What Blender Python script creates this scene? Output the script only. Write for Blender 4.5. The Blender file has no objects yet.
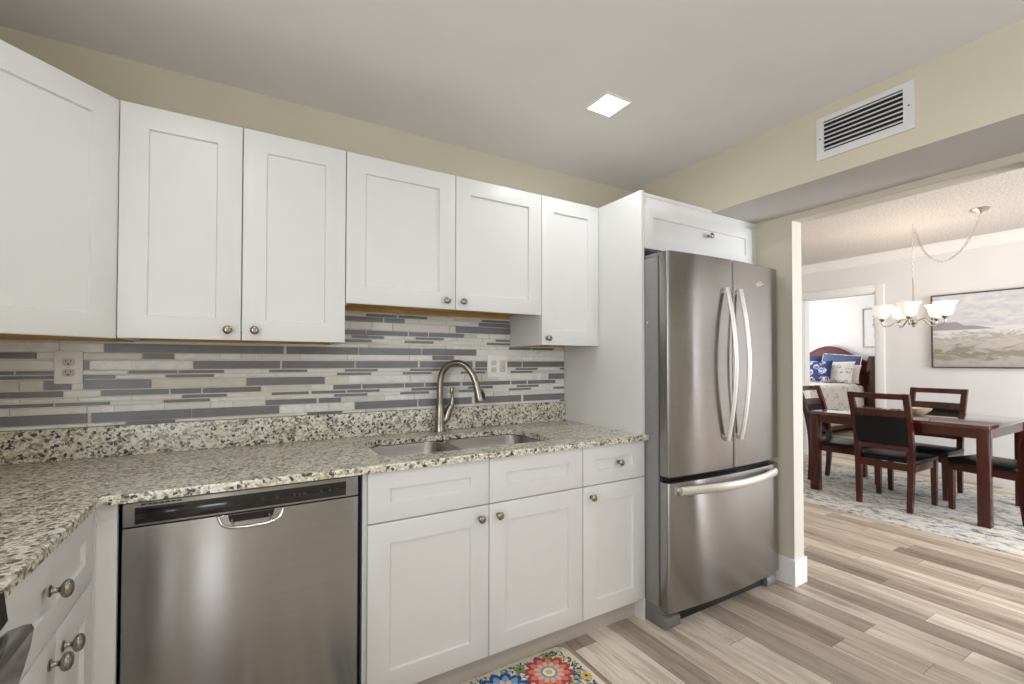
import bpy, bmesh, math, random
from mathutils import Vector, Matrix
R = math.radians
rnd = random.Random(7)
scene = bpy.context.scene
COL = scene.collection
PI = math.pi

# ------------------------------------------------------------ camera, exposure
cam = bpy.data.cameras.new('camera')
cam_o = bpy.data.objects.new('camera', cam); COL.objects.link(cam_o)
cam.sensor_fit = 'HORIZONTAL'; cam.sensor_width = 36
cam.lens = 453.69 / 1024 * 36
cam.shift_y = (354.49 - 342) / 1024
cam.clip_start = 0.02
yaw, pitch, roll = 0.5318, 0.0158, 0.0013
fw = Vector((math.sin(yaw)*math.cos(pitch), math.cos(yaw)*math.cos(pitch), math.sin(pitch)))
rt = Vector((math.cos(yaw), -math.sin(yaw), 0)); up = rt.cross(fw)
rt2 = rt*math.cos(roll) + up*math.sin(roll); up2 = up*math.cos(roll) - rt*math.sin(roll)
mw = Matrix((rt2, up2, -fw)).transposed().to_4x4()
mw.translation = Vector((0.9681, -2.2649, 1.275))
cam_o.matrix_world = mw
scene.camera = cam_o
scene.view_settings.view_transform = 'Standard'
scene.view_settings.look = 'None'
scene.view_settings.gamma = 1
scene.view_settings.use_curve_mapping = False
scene.view_settings.exposure = 0.0
scene.cycles.max_bounces = 8
scene.cycles.diffuse_bounces = 5
scene.cycles.glossy_bounces = 4
scene.cycles.sample_clamp_indirect = 6
scene.cycles.caustics_reflective = False
scene.cycles.caustics_refractive = False
scene.cycles.use_denoising = True

world = bpy.data.worlds.new('world'); scene.world = world
world.use_nodes = True
wb = world.node_tree.nodes['Background']
wb.inputs[0].default_value = (0.75, 0.85, 1.0, 1); wb.inputs[1].default_value = 1.0

def area(name, loc, look, sx, sy, power, color=(1, 1, 1), spread=180):
    l = bpy.data.lights.new(name, 'AREA'); l.shape = 'RECTANGLE'; l.size = sx; l.size_y = sy
    l.energy = power; l.color = color; l.spread = R(spread)
    o = bpy.data.objects.new(name, l); COL.objects.link(o)
    o.location = loc
    o.rotation_euler = Vector(look).to_track_quat('-Z', 'Y').to_euler()
    return o
# added daylight fill, set in unseen windows placed for their light
area('fill_light_kitchen', (2.75, -3.628, 1.535), (0, 1, 0), 1.36, 1.13, 9, (0.93, 0.975, 1.06))
area('fill_light_left', (-0.028, -2.6, 1.5), (1, 0, -.0), 1.08, 1.18, 33, (0.93, 0.975, 1.06))
area('reflection_light_dishwasher', (.71, -3.628, .25), (0, 1, 0), .19, .3, 1.5, (0.93, 0.975, 1.06))  # added for the bright strip mirrored in the dishwasher
area('fill_light_dining', (5.55, -4.638, 1.4), (0, 1, 0), 2.1, 2.1, 168, (0.94, 0.97, 1.04))
area('fill_light_bedroom', (9.4, 4.06, 1.5), (0, -1, 0), 2.0, 1.4, 60, (1.0, 0.99, 0.98))  # added fill for the bedroom, no source in view

# ------------------------------------------------------------ materials
class NT:
    def __init__(s, name):
        s.m = bpy.data.materials.new(name); s.m.use_nodes = True
        s.t = s.m.node_tree; s.n = s.t.nodes; s.b = s.n['Principled BSDF']
    def new(s, typ, **kw):
        n = s.n.new(typ)
        for k, v in kw.items(): setattr(n, k, v)
        return n
    def link(s, a, b): s.t.links.new(a, b)
    def val(s, sock, v):
        if hasattr(v, 'is_linked') or hasattr(v, 'links'): s.link(v, sock)
        else: sock.default_value = v
    def math(s, op, a, b=None, c=None):
        n = s.new('ShaderNodeMath', operation=op)
        s.val(n.inputs[0], a)
        if b is not None: s.val(n.inputs[1], b)
        if c is not None: s.val(n.inputs[2], c)
        return n.outputs[0]
    def coord(s, kind='Object', scale=(1, 1, 1), loc=(0, 0, 0), rot=(0, 0, 0)):
        c = s.new('ShaderNodeTexCoord'); m = s.new('ShaderNodeMapping')
        m.inputs['Scale'].default_value = scale; m.inputs['Location'].default_value = loc
        m.inputs['Rotation'].default_value = rot
        s.link(c.outputs[kind], m.inputs['Vector']); return m.outputs[0]
    def noise(s, vec, scale, detail=3, rough=.5, dist=0):
        n = s.new('ShaderNodeTexNoise'); s.link(vec, n.inputs['Vector'])
        n.inputs['Scale'].default_value = scale; n.inputs['Detail'].default_value = detail
        n.inputs['Roughness'].default_value = rough; n.inputs['Distortion'].default_value = dist
        return n
    def voro(s, vec, scale, feat='F1', rand=1):
        n = s.new('ShaderNodeTexVoronoi', feature=feat); s.link(vec, n.inputs['Vector'])
        n.inputs['Scale'].default_value = scale; n.inputs['Randomness'].default_value = rand
        return n
    def ramp(s, fac, stops, interp='LINEAR'):
        n = s.new('ShaderNodeValToRGB'); n.color_ramp.interpolation = interp
        e = n.color_ramp.elements
        while len(e) < len(stops): e.new(.5)
        for i, (p, c) in enumerate(stops):
            e[i].position = p; e[i].color = c if len(c) == 4 else (*c, 1)
        s.link(fac, n.inputs[0]); return n.outputs[0]
    def mix(s, fac, a, b, typ='MIX'):
        n = s.new('ShaderNodeMix', data_type='RGBA', blend_type=typ)
        s.val(n.inputs[0], fac)
        for k, v in ((6, a), (7, b)):
            if isinstance(v, tuple): n.inputs[k].default_value = v if len(v) == 4 else (*v, 1)
            else: s.link(v, n.inputs[k])
        return n.outputs[2]
    def bump(s, h, strength=.2, dist=.01):
        n = s.new('ShaderNodeBump'); n.inputs['Strength'].default_value = strength
        n.inputs['Distance'].default_value = dist; s.link(h, n.inputs['Height'])
        s.link(n.outputs[0], s.b.inputs['Normal'])
    def set(s, **kw):
        names = dict(col='Base Color', rough='Roughness', metal='Metallic', spec='Specular IOR Level', coat='Coat Weight',
                     coatr='Coat Roughness', trans='Transmission Weight', em='Emission Color', ems='Emission Strength',
                     aniso='Anisotropic', sheen='Sheen Weight', tan='Tangent', sss='Subsurface Weight', coati='Coat IOR')
        for k, v in kw.items():
            sk = s.b.inputs[names[k]]
            if isinstance(v, tuple): sk.default_value = v if len(v) == 4 else (*v, 1)
            else: s.val(sk, v)
        return s

def sr(r, g, b):
    f = lambda c: (c/255/12.92) if c/255 <= .04045 else ((c/255+.055)/1.055)**2.4
    return (f(r), f(g), f(b))

def plain(name, col, rough=.5, metal=0, var=.03, scale=30, **kw):
    k = NT(name); v = k.coord()
    n = k.noise(v, scale, 2)
    c2 = tuple(max(0, c*(1-var*2)) for c in col)
    k.set(col=k.ramp(n.outputs[0], [(.35, c2), (.65, col)]), rough=rough, metal=metal, **kw)
    return k.m

def emit(name, col, strength):
    k = NT(name); k.set(col=col, em=col, ems=strength, rough=.5); return k.m

M = {}
M['cab'] = plain('white_cabinet_paint', sr(222, 222, 220), .38, var=.006, scale=8)
M['cabin'] = plain('white_cabinet_side', sr(222, 222, 219), .45, var=.006, scale=8)
M['rawwood'] = plain('raw_plywood', sr(196, 150, 82), .6, var=.12, scale=14)
M['wall'] = plain('beige_wall_paint', sr(215, 207, 186), .85, var=.012, scale=3)
M['wall_d'] = plain('pale_wall_paint', sr(231, 230, 229), .85, var=.01, scale=3)
M['wall_b'] = plain('white_bedroom_paint', sr(244, 243, 242), .85, var=.01, scale=3)
M['trim'] = plain('white_trim_paint', sr(240, 239, 236), .45, var=.006)
M['ceil'] = plain('ceiling_paint', sr(232, 231, 229), .9, var=.01, scale=4)
M['black'] = plain('black_gap', (.006, .006, .006), .6)
M['blackgloss'] = plain('black_glass', (.012, .012, .013), .08, var=.02)
M['enamel'] = plain('black_enamel', (.012, .012, .013), .55, var=.02, spec=.3)
M['darkplastic'] = plain('dark_plastic', sr(48, 48, 50), .4)
M['greyplastic'] = plain('grey_plastic', sr(112, 111, 109), .45)
M['plate'] = plain('white_plastic', sr(244, 242, 236), .35, var=.01)
M['plateshade'] = plain('off_white_plastic', sr(205, 202, 193), .4, var=.01)
M['nickel'] = plain('brushed_nickel', sr(160, 153, 143), .25, 1, var=.05, scale=60)
M['chrome'] = plain('satin_chrome', sr(200, 200, 198), .2, 1, var=.03)
M['brass'] = plain('aged_brass_nickel', sr(196, 188, 176), .3, 1, var=.05)
M['dark_metal'] = plain('dark_metal', sr(60, 56, 50), .4, .8)
M['leather'] = plain('black_leather', (.004, .004, .006), .4, spec=.25, var=.2, scale=90)
M['ventpaint'] = plain('white_vent_enamel', sr(226, 225, 224), .45, var=.01)

def ceiling_texture():
    k = NT('popcorn_ceiling'); v = k.coord()
    n = k.noise(v, 60, 4, .65)
    k.set(col=k.ramp(n.outputs[0], [(.35, sr(194, 187, 179)), (.6, sr(225, 219, 212))]), rough=.95)
    k.bump(n.outputs[0], .6, .02); return k.m
M['toekick'] = plain('shaded_toe_kick', sr(186, 178, 168), .5, var=.01)  # toe kick toned down to hold the shadow under the doors
M['soffit'] = plain('soffit_underside_shade', sr(200, 198, 195), .9, var=.01)  # ceiling paint darkened to hold the shade under the soffit
M['jamb'] = plain('jamb_paint', sr(206, 202, 190), .7, var=.01)
M['popcorn'] = ceiling_texture()

def steel(name, col, rough=.27, axis=(1, 0, 0), streak=(2, 2, 220), aniso=1.0):
    k = NT(name); v = k.coord(scale=streak)
    n = k.noise(v, 1.5, 3, .6)
    k.set(col=k.ramp(n.outputs[0], [(.3, tuple(c*.9 for c in col)), (.7, col)]), metal=1, rough=rough, aniso=aniso)
    t = k.new('ShaderNodeCombineXYZ')
    for i in range(3): t.inputs[i].default_value = axis[i]
    k.link(t.outputs[0], k.b.inputs['Tangent'])
    return k.m
M['steel'] = steel('brushed_stainless_steel', sr(162, 160, 159), .24, (0, 0, 1))
M['steelbar'] = steel('satin_stainless_bar', sr(232, 230, 227), .45, (0, 0, 1), (60, 60, 4), 0)
M['steelsink'] = steel('sink_stainless', sr(158, 156, 153), .28, (1, 0, 0), (160, 4, 4))
M['fridgeside'] = plain('grey_fridge_side', sr(136, 136, 134), .42, .1, var=.03, scale=60)

def granite():
    k = NT('speckled_granite'); v = k.coord()
    big = k.noise(v, 20, 4, .6)
    vo = k.voro(v, 120); cell = k.new('ShaderNodeSeparateColor'); k.link(vo.outputs['Color'], cell.inputs[0])
    f = k.math('ADD', k.math('MULTIPLY', cell.outputs[0], .62), k.math('MULTIPLY', big.outputs[0], .62))
    base = k.ramp(f, [(.3, sr(108, 101, 86)), (.4, sr(158, 149, 125)), (.52, sr(194, 185, 160)), (.66, sr(214, 208, 190)), (.86, sr(232, 229, 218))])
    v2 = k.voro(v, 95); c2 = k.new('ShaderNodeSeparateColor'); k.link(v2.outputs['Color'], c2.inputs[0])
    nz = k.noise(v, 60, 3, .6, .6)
    dk = k.math('GREATER_THAN', k.math('ADD', k.math('MULTIPLY', c2.outputs[1], .5), k.math('MULTIPLY', nz.outputs[0], .7)), .795)
    col = k.mix(dk, base, sr(44, 39, 36))
    n3 = k.noise(v, 150, 2, .5)
    gr = k.math('GREATER_THAN', n3.outputs[0], .65)
    col = k.mix(gr, col, sr(140, 136, 128))
    k.set(col=col, rough=.5, spec=.3, coat=1.0, coati=1.65, coatr=.32); return k.m
M['granite'] = granite()

def planks():
    k = NT('vinyl_plank_floor'); c = k.new('ShaderNodeTexCoord'); s = k.new('ShaderNodeSeparateXYZ')
    k.link(c.outputs['Object'], s.inputs[0])
    W, L = .126, 1.22
    px = k.math('DIVIDE', k.math('ADD', s.outputs[0], .06), W); row = k.math('FLOOR', px)
    wn = k.new('ShaderNodeTexWhiteNoise', noise_dimensions='1D'); k.link(row, wn.inputs['W'])
    py = k.math('DIVIDE', k.math('ADD', s.outputs[1], k.math('MULTIPLY', wn.outputs[0], L)), L)
    colm = k.math('FLOOR', py)
    cv = k.new('ShaderNodeCombineXYZ'); k.link(row, cv.inputs[0]); k.link(colm, cv.inputs[1])
    w2 = k.new('ShaderNodeTexWhiteNoise', noise_dimensions='2D'); k.link(cv.outputs[0], w2.inputs['Vector'])
    rv = w2.outputs[0]
    # grain, shifted per plank
    gv = k.new('ShaderNodeCombineXYZ')
    k.link(k.math('ADD', k.math('MULTIPLY', s.outputs[0], 1.0), k.math('MULTIPLY', rv, 7.0)), gv.inputs[0])
    k.link(k.math('ADD', k.math('MULTIPLY', s.outputs[1], .07), k.math('MULTIPLY', rv, 13.0)), gv.inputs[1])
    g1 = k.noise(gv.outputs[0], 17, 7, .7, .8)
    g2 = k.noise(gv.outputs[0], 75, 4, .7, .2)
    tone = k.ramp(rv, [(0, sr(150, 139, 128)), (.2, sr(190, 178, 166)), (.42, sr(220, 210, 197)), (.7, sr(236, 228, 215)), (1, sr(248, 242, 231))])
    grain = k.ramp(k.math('ADD', k.math('MULTIPLY', g1.outputs[0], .7), k.math('MULTIPLY', g2.outputs[0], .3)),
                   [(.34, sr(134, 118, 107)), (.45, sr(204, 193, 183)), (.53, sr(240, 234, 226)), (.66, sr(254, 252, 248))])
    col = k.mix(.8, tone, grain, 'MULTIPLY')
    hue = k.mix(k.math('MULTIPLY', w2.outputs[1] if False else k.math('FRACT', k.math('MULTIPLY', rv, 37.7)), .16), col, sr(186, 156, 136))
    fx = k.math('FRACT', px); fy = k.math('FRACT', py)
    ex = k.math('LESS_THAN', k.math('MINIMUM', fx, k.math('SUBTRACT', 1, fx)), .009)
    ey = k.math('LESS_THAN', k.math('MINIMUM', fy, k.math('SUBTRACT', 1, fy)), .0013)
    seam = k.math('MAXIMUM', ex, ey)
    fin = k.mix(k.math('MULTIPLY', seam, .55), hue, sr(92, 78, 68))
    k.set(col=fin, rough=k.math('ADD', .33, k.math('MULTIPLY', g2.outputs[0], .18)), spec=.4)
    k.bump(k.math('SUBTRACT', k.math('MULTIPLY', g2.outputs[0], .4), seam), .12, .004)
    return k.m
M['floor'] = planks()

def wood(name, c1, c2, rough=.3, stretch=(30, 30, 3), coat=.1, coatr=.1):
    k = NT(name); v = k.coord(scale=stretch)
    n = k.noise(v, 1.6, 5, .6, .8)
    k.set(col=k.ramp(n.outputs[0], [(.3, c1), (.7, c2)]), rough=rough, spec=.5, coat=coat, coatr=coatr); return k.m
M['mahogany'] = wood('dark_mahogany', sr(54, 15, 9), sr(68, 22, 13), .24)
M['mahogany_h'] = wood('dark_mahogany_top', sr(56, 20, 12), sr(88, 38, 24), .25, (30, 3, 30), 1.0, .03)
M['headwood'] = wood('cherry_headboard', sr(72, 26, 18), sr(112, 52, 38), .3, (4, 4, 20))

def dining_rug():
    k = NT('distressed_rug'); v = k.coord(scale=(1, .6, 1))
    a = k.noise(v, 26, 6, .7, .5); b = k.noise(v, 5, 3, .5, .5); c = k.noise(v, 120, 2)
    f = k.math('ADD', k.math('MULTIPLY', a.outputs[0], .72), k.math('MULTIPLY', b.outputs[0], .28))
    col = k.ramp(f, [(.38, sr(76, 84, 98)), (.44, sr(150, 152, 156)), (.495, sr(218, 215, 210)), (.62, sr(240, 237, 231)), (.8, sr(226, 216, 202))])
    k.set(col=k.mix(k.math('MULTIPLY', c.outputs[0], .2), col, sr(190, 186, 180)), rough=.95)
    k.bump(c.outputs[0], .4, .006); return k.m
M['drug'] = dining_rug()

def tile(name, c1, c2, rough, scale=9, stretch=(1, 1, 1), spec=.5):
    k = NT(name); v = k.coord(scale=stretch); n = k.noise(v, scale, 5, .6, 1.2)
    k.set(col=k.ramp(n.outputs[0], [(.36, c1), (.62, c2)]), rough=rough, spec=spec); return k.m
M['t_dark'] = tile('slate_glass_tile', sr(116, 117, 120), sr(124, 125, 129), .28)
M['t_dark2'] = tile('slate_glass_tile_brown', sr(112, 111, 111), sr(120, 119, 120), .28)
M['t_marble'] = tile('white_marble_tile', sr(218, 216, 212), sr(238, 237, 233), .25, 14)
M['t_greige'] = tile('greige_tile', sr(204, 201, 189), sr(214, 211, 201), .25)
M['t_light'] = tile('pale_grey_tile', sr(224, 223, 217), sr(232, 231, 226), .25)
M['t_warm'] = tile('linen_tile', sr(216, 212, 202), sr(224, 220, 211), .25)
M['grout'] = plain('pale_grout', sr(222, 220, 213), .9)

# ------------------------------------------------------------ mesh helpers
def merge(dst, src, mi=None, mat=None):
    vm = {}
    for v in src.verts: vm[v] = dst.verts.new(mat @ v.co if mat else v.co)
    for f in src.faces:
        try: nf = dst.faces.new([vm[v] for v in f.verts])
        except ValueError: continue
        nf.material_index = f.material_index if mi is None else mi; nf.smooth = f.smooth
    src.free()

def BM(): return bmesh.new()

def box(bm, x0, x1, y0, y1, z0, z1, bev=0, mi=0, mat=None, seg=2):
    b = bmesh.new(); bmesh.ops.create_cube(b, size=1)
    for v in b.verts:
        v.co = Vector(((x0+x1)/2 + v.co.x*(x1-x0), (y0+y1)/2 + v.co.y*(y1-y0), (z0+z1)/2 + v.co.z*(z1-z0)))
    if bev: bmesh.ops.bevel(b, geom=list(b.edges), offset=bev, segments=seg, affect='EDGES', profile=.5)
    merge(bm, b, mi, mat); return bm

def prism(bm, pts, z0, z1, mi=0, bev=0, mat=None, smooth=False, axis='z'):
    """pts: outline, extruded from z0 to z1 along the axis"""
    b = bmesh.new()
    P = {'z': lambda p, z: (p[0], p[1], z), 'y': lambda p, z: (p[0], z, p[1]), 'x': lambda p, z: (z, p[0], p[1])}[axis]
    lo = [b.verts.new(P(p, z0)) for p in pts]; hi = [b.verts.new(P(p, z1)) for p in pts]
    b.faces.new(lo[::-1]); b.faces.new(hi); n = len(pts)
    for i in range(n):
        f = b.faces.new((lo[i], lo[(i+1) % n], hi[(i+1) % n], hi[i])); f.smooth = smooth
    bmesh.ops.recalc_face_normals(b, faces=list(b.faces))
    if bev:
        es = [e for e in b.edges if (e.verts[0] in hi and e.verts[1] in hi) or (e.verts[0] in lo and e.verts[1] in lo)]
        bmesh.ops.bevel(b, geom=es, offset=bev, segments=2, affect='EDGES', profile=.5)
    merge(bm, b, mi, mat); return bm

def lathe(bm, prof, seg=24, mi=0, mat=None, cap=True):
    """prof: (radius, z) from one end to the other"""
    b = bmesh.new(); rings = []
    for r, z in prof:
        if r < 1e-5: rings.append([b.verts.new((0, 0, z))])
        else: rings.append([b.verts.new((r*math.cos(2*PI*i/seg), r*math.sin(2*PI*i/seg), z)) for i in range(seg)])
    for a, c in zip(rings, rings[1:]):
        for i in range(seg):
            j = (i+1) % seg
            q = [a[0]] if len(a) == 1 else [a[i], a[j]]
            q2 = [c[0]] if len(c) == 1 else [c[j], c[i]]
            vs = q + q2
            if len(vs) >= 3: b.faces.new(vs).smooth = True
    if cap:
        for r in (rings[0], rings[-1]):
            if len(r) > 1: b.faces.new(r)
    bmesh.ops.recalc_face_normals(b, faces=list(b.faces))
    merge(bm, b, mi, mat); return bm

def tube(bm, pts, rad, seg=12, mi=0, mat=None, flat=None, closed=False):
    """a round (or flattened: flat=(a,b)) bar along pts; rad number or list"""
    b = bmesh.new(); pts = [Vector(p) for p in pts]; n = len(pts)
    rads = rad if isinstance(rad, (list, tuple)) else [rad]*n
    rings = []; up0 = None
    for i, p in enumerate(pts):
        t = (pts[min(i+1, n-1)] - pts[max(i-1, 0)])
        if closed: t = pts[(i+1) % n] - pts[i-1]
        t.normalize()
        if up0 is None:
            up0 = Vector((0, 0, 1)) if abs(t.z) < .9 else Vector((0, 1, 0))
        s = t.cross(up0).normalized(); up0 = s.cross(t).normalized()
        a, c = (flat if flat else (1, 1))
        rings.append([b.verts.new(p + (s*math.cos(2*PI*k/seg)*a + up0*math.sin(2*PI*k/seg)*c)*rads[i]) for k in range(seg)])
    pairs = list(zip(rings, rings[1:])) + ([(rings[-1], rings[0])] if closed else [])
    for A, B in pairs:
        for k in range(seg):
            b.faces.new((A[k], A[(k+1) % seg], B[(k+1) % seg], B[k])).smooth = True
    if not closed:
        b.faces.new(rings[0][::-1]); b.faces.new(rings[-1])
    bmesh.ops.recalc_face_normals(b, faces=list(b.faces))
    merge(bm, b, mi, mat); return bm

def spline(pts, n=8):
    P = [Vector(p) for p in pts]; P = [2*P[0]-P[1]] + P + [2*P[-1]-P[-2]]; out = []
    for i in range(1, len(P)-2):
        for k in range(n):
            t = k/n
            out.append(.5*((2*P[i]) + (P[i+1]-P[i-1])*t + (2*P[i-1]-5*P[i]+4*P[i+1]-P[i+2])*t*t + (3*P[i]-P[i-1]-3*P[i+1]+P[i+2])*t**3))
    out.append(P[-2]); return out

def rrect(x0, x1, y0, y1, r, n=6):
    out = []
    for cx, cy, a0 in ((x1-r, y1-r, 0), (x0+r, y1-r, 90), (x0+r, y0+r, 180), (x1-r, y0+r, 270)):
        for k in range(n+1):
            a = R(a0 + 90*k/n); out.append((cx + r*math.cos(a), cy + r*math.sin(a)))
    return out

ROOT = {}
def mesh_obj(name, bm, mats, sharp=35):
    if not isinstance(mats, (list, tuple)): mats = [mats]
    me = bpy.data.meshes.new(name); bm.to_mesh(me); bm.free()
    for m in mats: me.materials.append(M[m] if isinstance(m, str) else m)
    me.set_sharp_from_angle(angle=R(sharp))
    o = bpy.data.objects.new(name, me); COL.objects.link(o); return o

def tag(o, label=None, cat=None, group=None, kind=None):
    if label: o['label'] = label
    if cat: o['category'] = cat
    if group: o['group'] = group
    if kind: o['kind'] = kind
    return o

def thing(name, label, cat, loc, group=None, rot=0):
    o = bpy.data.objects.new(name, None); COL.objects.link(o)
    o.location = loc; o.rotation_euler = (0, 0, rot); o.empty_display_size = .1
    ROOT[o] = Vector(loc); return tag(o, label, cat, group)

def part(name, bm, mats, parent, label=None, local=False, sharp=35):
    """bm in world coordinates unless local"""
    if not local: bmesh.ops.translate(bm, vec=-ROOT[parent], verts=list(bm.verts))
    o = mesh_obj(name, bm, mats, sharp); o.parent = parent
    ROOT[o] = ROOT[parent]
    if label: o['label'] = label
    return o

def single(name, bm, mats, label=None, cat=None, group=None, kind=None, sharp=35):
    lo = Vector((min(v.co.x for v in bm.verts), min(v.co.y for v in bm.verts), min(v.co.z for v in bm.verts)))
    hi = Vector((max(v.co.x for v in bm.verts), max(v.co.y for v in bm.verts), max(v.co.z for v in bm.verts)))
    c = Vector(((lo.x+hi.x)/2, (lo.y+hi.y)/2, lo.z))
    bmesh.ops.translate(bm, vec=-c, verts=list(bm.verts))
    o = mesh_obj(name, bm, mats, sharp); o.location = c
    ROOT[o] = c
    return tag(o, label, cat, group, kind)

def copy_tree(o, parent=None):
    c = o.copy(); COL.objects.link(c)
    if parent: c.parent = parent
    for ch in list(o.children): copy_tree(ch, c)
    return c

def T(x, y, z): return Matrix.Translation((x, y, z))
def RZ(a): return Matrix.Rotation(R(a), 4, 'Z')
def RX(a): return Matrix.Rotation(R(a), 4, 'X')
def RY(a): return Matrix.Rotation(R(a), 4, 'Y')

# ------------------------------------------------------------ the setting
XL, XW, XW2 = -0.02, 3.675, 3.77          # left wall face, right wall faces
ZC, ZD = 2.45, 2.60                        # ceilings
JY0, JY1, HZ = -0.835, -1.755, 2.095       # the opening to the dining room
DX = 7.65                                  # dining wall with the doorway
DY0, DY1, DZ = 0.268, 1.105, 2.14
def struct(name, bm, m): return single(name, bm, m, kind='structure')

struct('floor', box(BM(), -.16, 11.3, -4.75, 4.2, -.1, 0), 'floor')
struct('ceiling', box(BM(), -.16, XW, -3.74, .12, ZC, ZC+.2), 'ceil')
struct('ceiling_dining', box(BM(), XW2, DX, -4.75, 1.62, ZD, ZD+.1), 'popcorn')
struct('ceiling_bedroom', box(BM(), DX, 11.3, -.6, 4.2, ZD, ZD+.1), 'wall_b')
struct('wall_back', box(BM(), XL-.12, XW2, 0, .12, 0, ZC), 'wall')
b = BM(); LW0, LW1, LWZ0, LWZ1 = -3.15, -2.05, .9, 2.1
box(b, XL-.12, XL, LW1, 0, 0, ZC); box(b, XL-.12, XL, -3.74, LW0, 0, ZC); box(b, XL-.12, XL, LW0, LW1, 0, LWZ0); box(b, XL-.12, XL, LW0, LW1, LWZ1, ZC)
struct('wall_left', b, 'wall')
b = BM(); xx = XL-.08
for a in ((LW0, LW0+.04, LWZ0, LWZ1), (LW1-.04, LW1, LWZ0, LWZ1), (LW0+.04, LW1-.04, LWZ0, LWZ0+.04), (LW0+.04, LW1-.04, LWZ1-.04, LWZ1), (LW0+.04, LW1-.04, 1.48, 1.51)): box(b, xx, xx+.04, *a)
struct('added_window_4', b, 'trim')  # unseen window added for light from the left
b = BM()
WX0, WX1, WZ0, WZ1 = 2.05, 3.45, .95, 2.12
SX0, SX1, SZ1 = .61, .81, .42
box(b, XL, SX0, -3.74, -3.62, 0, ZC); box(b, SX0, SX1, -3.74, -3.62, SZ1, ZC); box(b, SX0, SX1, -3.74, -3.62, 0, .08)
box(b, SX1, WX0, -3.74, -3.62, 0, ZC); box(b, WX1, XW, -3.74, -3.62, 0, ZC)
box(b, WX0, WX1, -3.74, -3.62, 0, WZ0); box(b, WX0, WX1, -3.74, -3.62, WZ1, ZC)
struct('wall_front', b, 'wall')
def added_window(name, x0, x1, z0, z1, y, mull=True):
    b = BM()
    for a in ((x0, x0+.04, z0, z1), (x1-.04, x1, z0, z1), (x0+.04, x1-.04, z0, z0+.04), (x0+.04, x1-.04, z1-.04, z1)):
        box(b, a[0], a[1], y-.07, y-.03, a[2], a[3], .003)
    if mull: box(b, (x0+x1)/2-.02, (x0+x1)/2+.02, y-.065, y-.035, z0+.04, z1-.04)
    o = struct(name, b, 'trim')
    return o
added_window('added_window_1', WX0, WX1, WZ0, WZ1, -3.62)  # added behind the camera as an opening for fill light
added_window('added_window_2', SX0, SX1, .08, SZ1, -3.62, False)  # floor-level slot added for the dishwasher's reflected strip
b = BM()
box(b, XW, XW2, JY0, 0, 0, ZC); box(b, XW, XW2, -3.74, JY1, 0, ZC); box(b, XW, XW2, JY1, JY0, HZ, ZC)
box(b, XW, XW2, -4.75, -3.74, 0, ZD); box(b, XW2-.03, XW2, -3.74, .12, ZC, ZD); box(b, XW, XW2, .12, 1.62, 0, ZD)
struct('wall_right', b, 'wall')
b = BM()                                    # dropped soffit along the right wall
box(b, 3.2544, XW, -3.62, -.629, 2.1256, ZC); box(b, 3.2544, XW, -.629, 0, 2.139, ZC)
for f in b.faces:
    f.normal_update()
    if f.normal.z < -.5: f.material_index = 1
single('wall_soffit', b, ('wall', 'soffit'), kind='structure')
b = BM()                                    # baseboard wrapping the wall end, and the one across the opening
prof = lambda t: [(0, 0), (t, 0), (t, .135), (t*.55, .15), (0, .15)]
o_ = JY0-.016
prism(b, [(XW-.016, o_), (XW2+.016, o_), (XW2+.016, -.02), (XW2, -.02), (XW2, JY0), (XW, JY0), (XW, -.66), (XW-.016, -.66)], 0, .15, bev=.004)
struct('baseboard_right', b, 'trim')
b = BM()
o_ = JY1+.03
prism(b, [(XW-.016, o_), (XW-.016, -3.6), (XW, -3.6), (XW, JY1), (XW2, JY1), (XW2, -3.6), (XW2+.016, -3.6), (XW2+.016, o_)], 0, .15, bev=.004)
struct('baseboard_front', b, 'trim')
b = BM()                                    # pale jamb liner and head liner of the opening
box(b, XW-.002, XW2+.002, JY0-.0, JY0-.006, .15, HZ, 0); box(b, XW-.002, XW2+.002, JY1, JY1+.006, .15, HZ); box(b, XW-.002, XW2+.002, JY1, JY0, HZ-.006, HZ)
struct('trim_1', b, 'jamb')
# dining room shell
b = BM()
box(b, DX, DX+.12, -4.75, DY0, 0, ZD); box(b, DX, DX+.12, DY1, 1.62, 0, ZD); box(b, DX, DX+.12, DY0, DY1, DZ, ZD)
struct('wall_dining', b, 'wall_d')
struct('wall_dining_left', box(BM(), XW2, DX, 1.5, 1.62, 0, ZD), 'wall_d')
b = BM()
box(b, XW2, 4.45, -4.75, -4.63, 0, ZD); box(b, 6.65, DX, -4.75, -4.63, 0, ZD); box(b, 4.45, 6.65, -4.75, -4.63, 2.5, ZD); box(b, 4.45, 6.65, -4.75, -4.63, 0, .3)
struct('wall_dining_right', b, 'wall_d')
added_window('added_window_3', 4.45, 6.65, .3, 2.5, -4.63)  # unseen, added for dining light, its span shaped by fridge reflections
b = BM()                                    # doorway casing and jamb of the bedroom door
c = .09
for yy in ((DY0-c, DY0), (DY1, DY1+c)): box(b, DX-.018, DX, yy[0], yy[1], 0, DZ+c, .004)
box(b, DX-.018, DX, DY0, DY1, DZ, DZ+c, .004)
box(b, DX, DX+.12, DY0, DY0+.015, 0, DZ); box(b, DX, DX+.12, DY1-.015, DY1, 0, DZ); box(b, DX, DX+.12, DY0, DY1, DZ-.015, DZ)
struct('trim_2', b, 'trim')
b = BM()                                    # crown moulding
for y0, y1 in ((-4.63, 1.5),):
    prism(b, [(DX, ZD-.11), (DX, ZD), (DX-.09, ZD), (DX-.09, ZD-.018), (DX-.065, ZD-.03), (DX-.03, ZD-.075), (DX-.018, ZD-.11)], y0, y1, axis='y')
struct('trim_3', b, 'trim')
b = BM()
box(b, DX-.015, DX, -4.63, DY0-c, 0, .14, .004); box(b, DX-.015, DX, DY1+c, 1.5, 0, .14, .004)
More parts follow.
